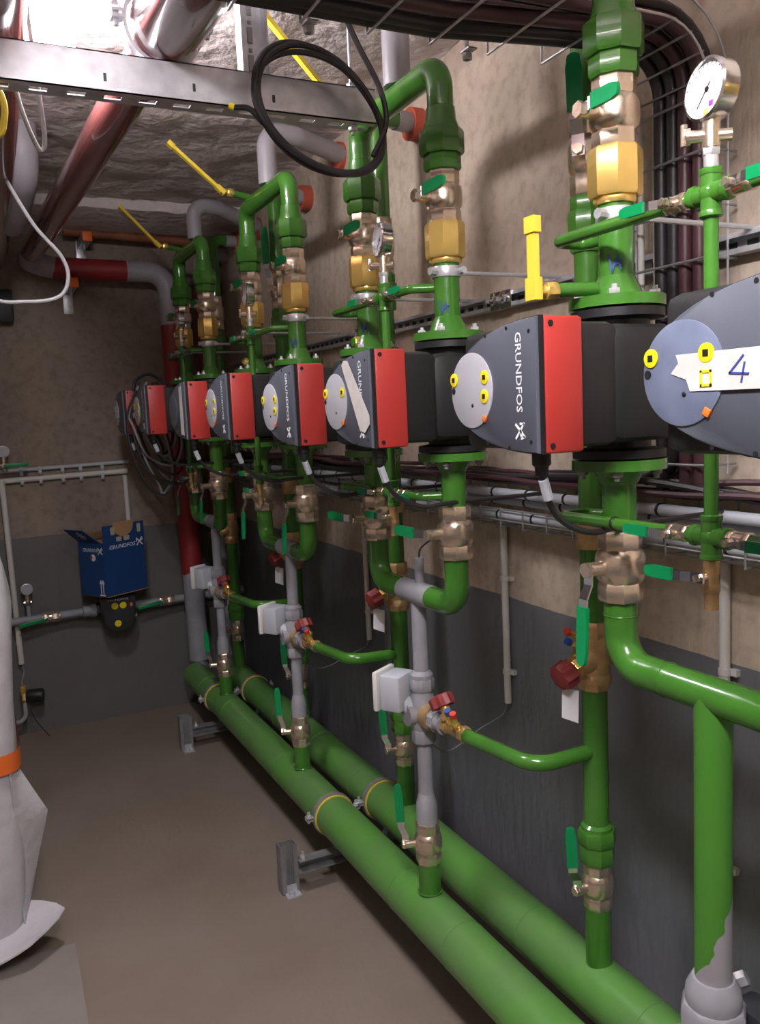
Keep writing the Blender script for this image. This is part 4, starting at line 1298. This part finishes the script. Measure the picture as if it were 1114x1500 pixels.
for k, (yo, yv, off, rr, m_, lb) in enumerate(cl):
    p = drop_path(yo, yv, off)
    if k in (0, 2, 6):   # these turn into the low tray
        p = p[:-1] + [(WX - 0.020 - off, yv, 1.46), (WX - 0.05, yv + 0.1, 1.43)]
    single('power_cable', MB().tube(p, rr, 10, R=0.155 - off), m_, lb, 'cable', 'dark cables in the bending tray')
for k, yy in enumerate((1.392, 1.425)):
    single('bright_conduit', MB().cyl((WX - 0.035 - 0.012 * k, yy, 1.62 + 0.10 * k), (WX - 0.035 - 0.012 * k, yy, 2.21), 0.007, 10), 'conduit',
           ['slim bright conduit tube beside the bending cable tray, nearer the black cables', 'slim bright conduit tube at the left side of the bending cable tray'][k], 'conduit')

# ivory conduits dropping to the actuators
for nm, yy, z0, z1 in (('nearest, behind the gauge lines', 1.228, 0.50, 1.30), ('between the second and nearest return pipes', 2.022, 0.735, 1.302), ('half hidden behind the second mixing valve', 2.975, 0.715, 1.29)):
    root = thing('conduit', 'upright ivory conduit on the right wall, ' + nm, 'conduit', (WX - 0.016, yy, z0), 'upright ivory conduits on the right wall')
    part('tube', MB().cyl((WX - 0.016, yy, z0), (WX - 0.016, yy, z1), 0.0105 if yy > 1.5 else 0.0115, 14), 'conduit', root)
    for zz in ((1.11, 0.83) if yy > 1.5 else (1.035, 0.60)):
        part('clip', MB().lathe((WX - 0.016, yy, zz - 0.008), Z_, [(0.0125, 0), (0.0135, 0.001), (0.0135, 0.015), (0.0125, 0.016)], 14).box((WX - 0.006, yy - 0.018, zz), (0.012, 0.016, 0.014)), 'conduit', root)
single('thin_wire', MB().tube(spline([(WX - 0.016, 2.022, 0.74), (WX - 0.02, 2.05, 0.69), (1.33, 2.10, 0.64), (1.20, 2.05, 0.62), (1.10, 1.96, 0.68), (1.05, 1.97, 0.74)]), 0.002, 6), 'greycable', 'thin grey wire from the middle conduit to the second mixing valve', 'wire')
single('thin_wire', MB().tube(spline([(WX - 0.016, 2.975, 0.72), (WX - 0.02, 3.01, 0.68), (1.33, 3.06, 0.64), (1.20, 3.02, 0.62), (1.10, 2.93, 0.68), (1.05, 2.93, 0.74)]), 0.002, 6), 'greycable', 'thin grey wire from the far conduit to the third mixing valve', 'wire')
# sensor pocket standing on the second U with its lead
root = thing('sensor_pocket', 'upright grey sensor tube with black lead on the second U-shaped pipe', 'sensor', (XR, MID[1] - 0.01, 1.15))
part('tube', MB().cyl((XR + 0.004, MID[1] - 0.005, 1.15), (XR + 0.004, MID[1] - 0.005, 1.225), 0.013, 14), 'grey', root)
part('lead', MB().tube(spline([(XR + 0.004, MID[1] - 0.005, 1.22), (XR + 0.002, MID[1] - 0.02, 1.25), (XR, MID[1] - 0.08, 1.28), (XR, MID[1] - 0.13, 1.30)]), 0.0025, 6), 'cable', root)

# ------------------------------------------------------------------ end wall
PYE = 4.66
root = thing('end_pipe', 'grey horizontal pipe with brass unions across the end wall', 'pipe', (0.6, PYE, 0.60))
part('left_pipe', MB().cyl((-0.9, PYE, 0.616), (0.56, PYE, 0.632), 0.0205, 16), 'grey', root)
part('coupling', MB().lathe((0.50, PYE, 0.632), X_, [(0.021, 0), (0.030, 0.004), (0.030, 0.04), (0.034, 0.045), (0.034, 0.07)], 16), 'grey', root)
part('right_pipe', MB().cyl((0.72, PYE, 0.632), (1.38, PYE, 0.636), 0.0205, 16), 'grey', root)
part('brass_union', MB().hexnut((0.30, PYE, 0.628), (0.335, PYE, 0.628), 0.028).hexnut((0.345, PYE, 0.628), (0.385, PYE, 0.629), 0.028).cyl((0.30, PYE, 0.628), (0.385, PYE, 0.629), 0.024, 14), 'brass', root)
part('brass_union', MB().hexnut((0.90, PYE, 0.633), (0.935, PYE, 0.633), 0.028).hexnut((0.945, PYE, 0.633), (0.985, PYE, 0.633), 0.028).cyl((0.90, PYE, 0.633), (0.985, PYE, 0.633), 0.024, 14), 'brass', root)
part('green_lever', MB().box((0.245, PYE - 0.035, 0.616), (0.12, 0.008, 0.020), Matrix.Rotation(-0.15, 3, 'Y'), bev=0.003).cyl((0.33, PYE - .01, 0.626), (0.31, PYE - 0.04, 0.622), 0.007, 8), 'lever', root, 'green lever')
part('green_lever', MB().box((0.845, PYE - 0.035, 0.626), (0.13, 0.008, 0.020), Matrix.Rotation(-0.15, 3, 'Y'), bev=0.003).cyl((0.92, PYE - .01, 0.631), (0.90, PYE - 0.04, 0.632), 0.007, 8), 'lever', root, 'green lever')
for nm, x, zb_, zg in (('on the grey end-wall pipe', 0.238, 0.61, 0.79), ('by the left frame edge above the end-wall conduit', 0.19, 1.42, 1.50)):
    root = thing('pressure_gauge', 'small grey pressure gauge ' + nm, 'gauge', (x, PYE, zb_), 'small gauges on the end wall')
    part('stem', MB().cyl((x, PYE, zb_), (x, PYE, zg - 0.07), 0.011, 12) if zg < 1 else MB().cyl((x, PYE, zb_ - .02), (x, PYE, zg - 0.05), 0.009, 12).cyl((x, PYE, zb_ - .01), (x, EY, zb_ - .01), 0.009, 10), 'grey', root)
    part('cock', MB().hexnut((x, PYE, zg - 0.085), (x, PYE, zg - 0.06), 0.016).cyl((x, PYE, zg - 0.062), (x, PYE, zg - 0.025), 0.012, 12).cyl((x - 0.02, PYE, zg - 0.07), (x + 0.02, PYE, zg - 0.07), 0.007, 8), 'brass', root)
    part('case', MB().lathe((x, PYE + 0.012, zg), -Y_, [(0.026, 0), (0.030, 0.003), (0.030, 0.026), (0.027, 0.028)], 24), 'zinc', root)
    part('dial', MB().lathe((x, PYE - 0.0155, zg), -Y_, [(0.026, 0), (0.026, 0.001)], 24), 'disc', root)
    if zg > 1:
        part('lever', MB().box((x + 0.055, PYE - 0.03, 1.430), (0.11, 0.008, 0.02), bev=0.003).cyl((x, PYE, 1.43), (x + 0.005, PYE - 0.03, 1.43), 0.006, 8), 'lever', root, 'green lever')

# small pump on the end-wall pipe
px, pz = 0.668, 0.632
root = thing('small_pump', 'small black circulation pump on the grey end-wall pipe under the blue carton', 'pump', (px, PYE, pz))
part('volute', MB().cyl((px - 0.085, PYE, pz), (px + 0.085, PYE, pz), 0.034, 16).lathe((px, PYE + 0.03, pz), -Y_, [(0.05, 0), (0.06, 0.01), (0.06, 0.08), (0.05, 0.11)], 24).hexnut((px - 0.10, PYE, pz), (px - 0.075, PYE, pz), 0.04).hexnut((px + 0.075, PYE, pz), (px + 0.10, PYE, pz), 0.04), 'black', root)
ol = [(-0.088, 0.075), (0.088, 0.075), (0.085, -0.03)]
for k in range(13):
    a = k / 12
    ol.append((0.080 * math.cos(math.pi * a), -0.035 - 0.075 * math.sin(math.pi * a) ** 0.8))
ol.append((-0.085, -0.03))
part('control_box', MB().prism(ol, (px, PYE - 0.07, pz + 0.01), X_, Z_, -Y_, 0.07, bev=0.01), 'glass', root)
for a, b in ((-0.022, 0.036), (0.020, 0.036), (-0.012, -0.058)):
    part('button', MB().lathe((px + a, PYE - 0.140, pz + b), -Y_, [(0.0175, 0), (0.0175, 0.002), (0.014, 0.003)], 18), 'yellow', root, 'yellow button')
part('indicator', MB().box((px + 0.062, PYE - 0.141, pz + 0.034), (0.012, 0.004, 0.018)), 'orange', root, 'orange indicator')
part('lettering', text_mb('GRUNDFOS', (px - 0.006, PYE - 0.1405, pz + 0.068), X_, Z_, -Y_, 0.11, 0.010), 'print', root)
part('screw', MB().cyl((px + 0.082, PYE - 0.07, pz + 0.062), (px + 0.082, PYE - 0.085, pz + 0.062), 0.012, 10).cyl((px + 0.085, PYE - 0.07, pz - 0.035), (px + 0.085, PYE - 0.085, pz - 0.035), 0.012, 10), 'chrome', root)

# blue carton standing on the little pump, open at the top
th_ = math.radians(30)
ca, sa = math.cos(th_), math.sin(th_)
ef, es = V((ca, sa, 0)), V((-sa, ca, 0))      # along the front, along the side (away)
C0 = V((0.600, 4.405, 0.742))                # bottom corner between left side and front
Wf, Ws, Hb = 0.262, 0.20, 0.275
root = thing('open_carton', 'open blue cardboard carton with white lettering sitting on the end-wall pump', 'box', C0)
T = 0.004


def panel(name, o, a, b, w_, h_, m_, lab=None, outline=None, par=None):
    a = V(a).normalized(); b = V(b).normalized(); n_ = a.cross(b)
    return part(name, MB().prism(outline or [(0, 0), (w_, 0), (w_, h_), (0, h_)], o, a, b, n_, -T), m_, par or root, lab)


front_ol = [(0, 0), (Wf, 0), (Wf, Hb + 0.085), (Wf * 0.76, Hb + 0.085)]
for k in range(9):
    a = math.radians(-5 - 170 * k / 8)
    front_ol.append((Wf * 0.50 + 0.066 * math.cos(a), Hb + 0.075 + 0.055 * math.sin(a)))
front_ol += [(Wf * 0.24, Hb + 0.085), (0, Hb + 0.085)]
fp = panel('front_panel', C0, ef, Z_, Wf, Hb, 'blue', None, front_ol)
mb = MB().prism([(0.066 * math.cos(math.radians(-200 + 220 * k / 14)), 0.058 * math.sin(math.radians(-200 + 220 * k / 14))) for k in range(15)], C0 + ef * Wf * 0.5 + Z_ * (Hb + 0.077) + es * 0.006, ef, Z_, es, 0.004)
part('inner_card', mb, 'card', root, 'brown cardboard tongue')
sp_ = panel('side_panel', C0, es, Z_, Ws, Hb, 'blue')
panel('back_panel', C0 + es * Ws, ef, Z_, Wf, Hb, 'card')
panel('right_panel', C0 + ef * Wf, es, Z_, Ws, Hb, 'card')
panel('bottom_panel', C0, ef, es, Wf, Ws, 'card')
# left flap leaning out, inner flap of cardboard
fl = panel('side_flap', C0 + Z_ * Hb + es * 0.02, es, V((-0.6, -0.35, 0.7)), Ws - 0.03, 0.105, 'blue', None, [(0, 0), (Ws - 0.03, 0), (Ws - 0.01, 0.105), (0.04, 0.105)])
panel('inner_flap', C0 + Z_ * Hb + es * (Ws - 0.01), ef, V((0, -0.3, 0.5)), Wf * 0.55, 0.05, 'card')
part('lettering', text_mb('GRUNDFOS', C0 + ef * 0.115 + Z_ * (Hb * 0.90) - es * 0.001, ef, Z_, -es, 0.165, 0.020, 0.004), 'print', fp)
part('emblem', logo_mb(C0 + ef * 0.226 + Z_ * (Hb * 0.93) - es * 0.001, ef, Z_, -es, 0.040), 'print', fp)
mb = MB()
for u0, u1, v0, v1 in ((0.045, 0.075, Hb + 0.035, Hb + 0.075), (0.078, 0.115, Hb - 0.002, Hb + 0.022), (0.125, 0.165, Hb - 0.002, Hb + 0.022), (0.215, 0.240, Hb + 0.03, Hb + 0.075)):
    w2, h2 = (u1 - u0) / 2, (v1 - v0) / 2
    mb.prism([(w2, h2 * .6), (w2 * .7, h2), (-w2 * .7, h2), (-w2, h2 * .6), (-w2 * .8, -h2), (w2 * .8, -h2)], C0 + ef * (u0 + u1) * .5 + Z_ * (v0 + v1) * .5 - es * 0.0005, ef, Z_, -es, 0.0006)
part('printed_shapes', mb, 'cream', fp)
part('lettering', text_mb('GRUNDFOS', C0 + es * (Ws * 0.52) + Z_ * (Hb * 0.86) - ef * 0.0052, -es, Z_, -ef, 0.115, 0.018), 'print', sp_)
part('emblem', logo_mb(C0 + es * (Ws * 0.13) + Z_ * (Hb * 0.855) - ef * 0.0052, -es, Z_, -ef, 0.034), 'print', sp_)
part('picture', MB().lathe(C0 + es * (Ws * 0.42) + Z_ * (Hb * 0.72) - ef * 0.0046, -ef, [(0.018, 0), (0.018, 0.0006)], 18), 'print', sp_)
part('picture_mark', MB().lathe(C0 + es * (Ws * 0.50) + Z_ * (Hb * 0.725) - ef * 0.0053, -ef, [(0.011, 0), (0.011, 0.0006)], 14), 'wheel', sp_)
part('arrows', strokes([((-.008, -.035), (-.008, .035)), ((.010, -.035), (.010, .035)), ((-.015, .022), (-.008, .036)), ((-.001, .022), (-.008, .036)), ((.003, .022), (.010, .036)), ((.017, .022), (.010, .036)), ((-.018, -.04), (.02, -.04))],
                       C0 + es * (Ws * 0.16) + Z_ * (Hb * 0.17) - ef * 0.0048, -es, Z_, -ef, 0.006), 'print', sp_)
fn = es.cross(V((-0.6, -0.35, 0.7)).normalized()).normalized()
part('emblem', strokes([((-.03, .0), (.03, .0)), ((-.02, .02), (.02, -.02)), ((0, .03), (0, -.03)), ((-.02, -.02), (.02, .02)), ((-.025, .012), (-.012, .026))],
                       C0 + Z_ * Hb + es * 0.11 + V((-0.6, -0.35, 0.7)).normalized() * 0.06 - fn * (T + 0.0006), -es, V((-0.6, -0.35, 0.7)).normalized(), -fn, 0.005), 'greyconduit', fl)

# conduits on the end wall
EX = EY - 0.016
for k, (zz, nm) in enumerate(((1.335, 'lower'), (1.385, 'upper'))):
    root = thing('end_conduit', '%s horizontal ivory conduit with clips across the end wall' % nm, 'conduit', (0.2, EX, zz), 'horizontal conduits on the end wall')
    part('tube', MB().cyl((-1.2, EX, zz - 0.012), (0.80 + 0.01 * k, EX, zz + 0.022), 0.0145 if k == 0 else 0.010, 14), 'conduit' if k == 0 else 'greyconduit', root)
    for x in (0.10, 0.26, 0.35, 0.46, 0.55, 0.66):
        part('clip', MB().lathe((x, EX, zz), X_, [(0.0165, 0), (0.018, 0.001), (0.018, 0.016), (0.0165, 0.017)], 12).box((x + .008, EY - 0.005, zz + 0.016), (0.015, 0.012, 0.02)), 'greyconduit', root)
root = thing('end_conduit', 'upright ivory conduit at the left of the end wall', 'conduit', (0.178, EX, 0.38))
part('tube', MB().cyl((0.172, EX - 0.02, 1.35), (0.182, EX - 0.02, 0.39), 0.0145, 14), 'conduit', root)
part('clip', MB().box((0.18, EX - 0.006, 0.50), (0.03, 0.03, 0.02), bev=0.003).box((0.175, EX - 0.006, 1.15), (0.03, 0.03, 0.02), bev=0.003), 'conduit', root)
part('wire', MB().tube(spline([(0.182, EX - 0.02, 0.395), (0.19, EX - 0.025, 0.35), (0.175, EX - 0.05, 0.30), (0.18, PYE, 0.26)]), 0.003, 6), 'greycable', root)
root = thing('end_conduit', 'short upright ivory conduit above the blue carton', 'conduit', (0.778, EX, 1.05))
part('tube', MB().cyl((0.785, EX, 1.335), (0.787, EX, 0.90), 0.0125, 14), 'conduit', root)
# black meter low on the end wall
root = thing('flow_meter', 'black cylindrical meter on a brass fitting low on the end wall', 'meter', (0.20, PYE, 0.21))
part('meter_body', MB().lathe((0.19, PYE, 0.228), (1, -0.25, 0), [(0.032, 0), (0.036, 0.01), (0.036, 0.075), (0.032, 0.083)], 22), 'rubber', root)
part('brass_fitting', MB().hexnut((0.165, PYE, 0.228), (0.195, PYE, 0.228), 0.032).cyl((0.178, PYE, 0.20), (0.178, PYE, 0.29), 0.013, 12).hexnut((0.178, PYE, 0.255), (0.178, PYE, 0.285), 0.02), 'gold', root)
part('pipe', MB().tube([(0.178, PYE, 0.205), (0.178, PYE, 0.10), (-0.6, PYE, 0.08)], 0.012, 12, R=0.04), 'grey', root)
part('loose_wire', MB().tube(spline([(0.20, PYE - 0.03, 0.195), (0.21, PYE - 0.04, 0.13), (0.25, PYE - 0.06, 0.06), (0.28, PYE - 0.08, 0.02)]), 0.003, 6), 'cable', root)

# second pair of drops behind the far pumps: red pipe to the wall-side header
root = thing('drop_pipe', 'second red and grey drop pipe in the far corner beside the wall-side header', 'pipe', (1.25, 4.60, 0.3))
part('red_length', MB().cyl((1.255, 4.62, 1.05), (1.25, 4.62, 2.35), 0.042, 20), 'redpipe', root)
part('grey_length', MB().cyl((1.255, 4.62, 1.06), (1.25, 4.60, 0.26), 0.0415, 20).cyl((1.25, 4.60, 0.27), (XB, 4.50, 0.24), 0.04, 18), 'grey', root)
part('grey_length', MB().tube([(1.25, 4.62, 2.34), (1.25, 4.62, 2.50), (1.42, 4.62, 2.50)], 0.0415, 18, R=0.07), 'lagging', root)

# ------------------------------------------------------------------ wrapped load at the left, foam sheet
root = thing('wrapped_stack', 'tall load wrapped in white foam sheet with an orange strap at the left edge', 'package', (-0.35, 3.0, 0))
lv = [(0.075, 0.055, .98), (0.20, 0.062, 1.0), (0.30, 0.075, 1.0), (0.45, 0.072, .985), (0.60, 0.072, .97), (0.78, 0.078, .97), (0.95, 0.085, .975), (1.08, 0.098, .975), (1.16, 0.088, .96), (1.26, 0.070, .94), (1.30, 0.03, .90)]
xs0, ys0, ys1 = -0.75, 2.66, 3.35
vs, fs = [], []
NP = 48
for li, (z, xr, k) in enumerate(lv):
    cx, cy_ = (xr + xs0) / 2, (ys0 + ys1) / 2
    hx, hy = (xr - xs0) / 2, (ys1 - ys0) / 2 * k
    for j in range(NP):
        a = 2 * math.pi * j / NP
        c, s_ = math.cos(a), math.sin(a)
        e = 0.22
        x = cx + hx * math.copysign(abs(c) ** e, c); y = cy_ + hy * math.copysign(abs(s_) ** e, s_)
        w_ = 0.010 * noise.noise(V((x * 6, y * 6, z * 7)))
        vs.append((x + w_ * c, y + w_ * s_, z))
for i in range(len(lv) - 1):
    for j in range(NP):
        a, b = i * NP + j, i * NP + (j + 1) % NP
        fs.append((a, b, b + NP, a + NP))
fs.append(tuple(range(NP))[::-1]); fs.append(tuple((len(lv) - 1) * NP + j for j in range(NP)))
part('foam_wrap', MB().add(vs, fs), 'foam', root, ang=60)
z0, z1 = 0.575, 0.635
vs, fs = [], []
for z in (z0, z1):
    cx, cy_ = (0.074 + xs0) / 2, (ys0 + ys1) / 2
    hx, hy = (0.074 - xs0) / 2 + 0.008, (ys1 - ys0) / 2 * 0.972 + 0.008
    for j in range(NP):
        a = 2 * math.pi * j / NP
        c, s_ = math.cos(a), math.sin(a)
        vs.append((cx + hx * math.copysign(abs(c) ** .22, c), cy_ + hy * math.copysign(abs(s_) ** .22, s_), z + 0.01 * (c > 0)))
for j in range(NP):
    fs.append((j, (j + 1) % NP, NP + (j + 1) % NP, NP + j))
part('strap', MB().add(vs, fs), 'strap', root, 'orange strap around the load')


def curl_sheet(fn, nu, nv, th):
    """thin sheet from a parametric surface, given thickness"""
    top = [[V(fn(i / nu, j / nv)) for i in range(nu + 1)] for j in range(nv + 1)]
    vs, fs = [], []
    W = nu + 1
    N = W * (nv + 1)
    nrm = []
    for j in range(nv + 1):
        for i in range(nu + 1):
            a = top[j][min(i + 1, nu)] - top[j][max(i - 1, 0)]
            b = top[min(j + 1, nv)][i] - top[max(j - 1, 0)][i]
            nrm.append(a.cross(b).normalized())
    for j in range(nv + 1):
        for i in range(nu + 1):
            vs.append(top[j][i])
    for j in range(nv + 1):
        for i in range(nu + 1):
            vs.append(top[j][i] - nrm[j * W + i] * th)
    for j in range(nv):
        for i in range(nu):
            a = j * W + i
            fs.append((a, a + 1, a + W + 1, a + W))
            fs.append((N + a, N + a + W, N + a + W + 1, N + a + 1))
    edge = [i for i in range(W)] + [j * W + nu for j in range(1, nv + 1)] + [nv * W + i for i in range(nu - 1, -1, -1)] + [j * W for j in range(nv - 1, 0, -1)]
    for k in range(len(edge)):
        a, b = edge[k], edge[(k + 1) % len(edge)]
        fs.append((a, N + a, N + b, b))
    return MB().add(vs, fs)


# loose end of the wrap standing out from the right side
def flap(u, v):
    zl = 0.09 + (0.60 - 0.09) * v
    wx = (0.085 * (1 - abs(v - 0.62) / 0.62) if v < 0.62 else 0.085 * (1 - (v - 0.62) / 0.38))
    return (0.045 + u * (wx + 0.012), 2.70 + 0.05 * u + 0.015 * math.sin(v * 5), zl + 0.01 * u)


part('loose_flap', curl_sheet(flap, 8, 16, 0.004), 'foam', root, 'loose flap of foam', ang=60)


def skirt(u, v):
    x = -0.75 + (0.80 + 0.11 * (1 - abs(2 * v - 1) ** 1.5)) * u
    k = max(0, (u - 0.80) / 0.20)
    return (x, 2.78 - 0.20 * v, 0.085 - 0.045 * v ** 2 + 0.008 * math.sin(u * 9) * v + 0.045 * k * k)


part('bottom_skirt', curl_sheet(skirt, 24, 6, 0.005), 'foam', root, 'foam lip along the bottom', ang=60)
part('pallet_block', MB().box((-0.40, 3.0, 0.038), (0.62, 0.56, 0.076)), 'card', root)


def mat_sheet(u, v):
    return (-0.9 + (1.06 + 0.02 * v) * u, 2.05 + 0.62 * v, 0.006 + 0.004 * abs(noise.noise(V((u * 6, v * 5, 2)))))


single('floor_sheet', curl_sheet(mat_sheet, 20, 14, 0.004), 'sheet', 'flat grey packing sheet on the floor in front of the wrapped load', 'sheet')
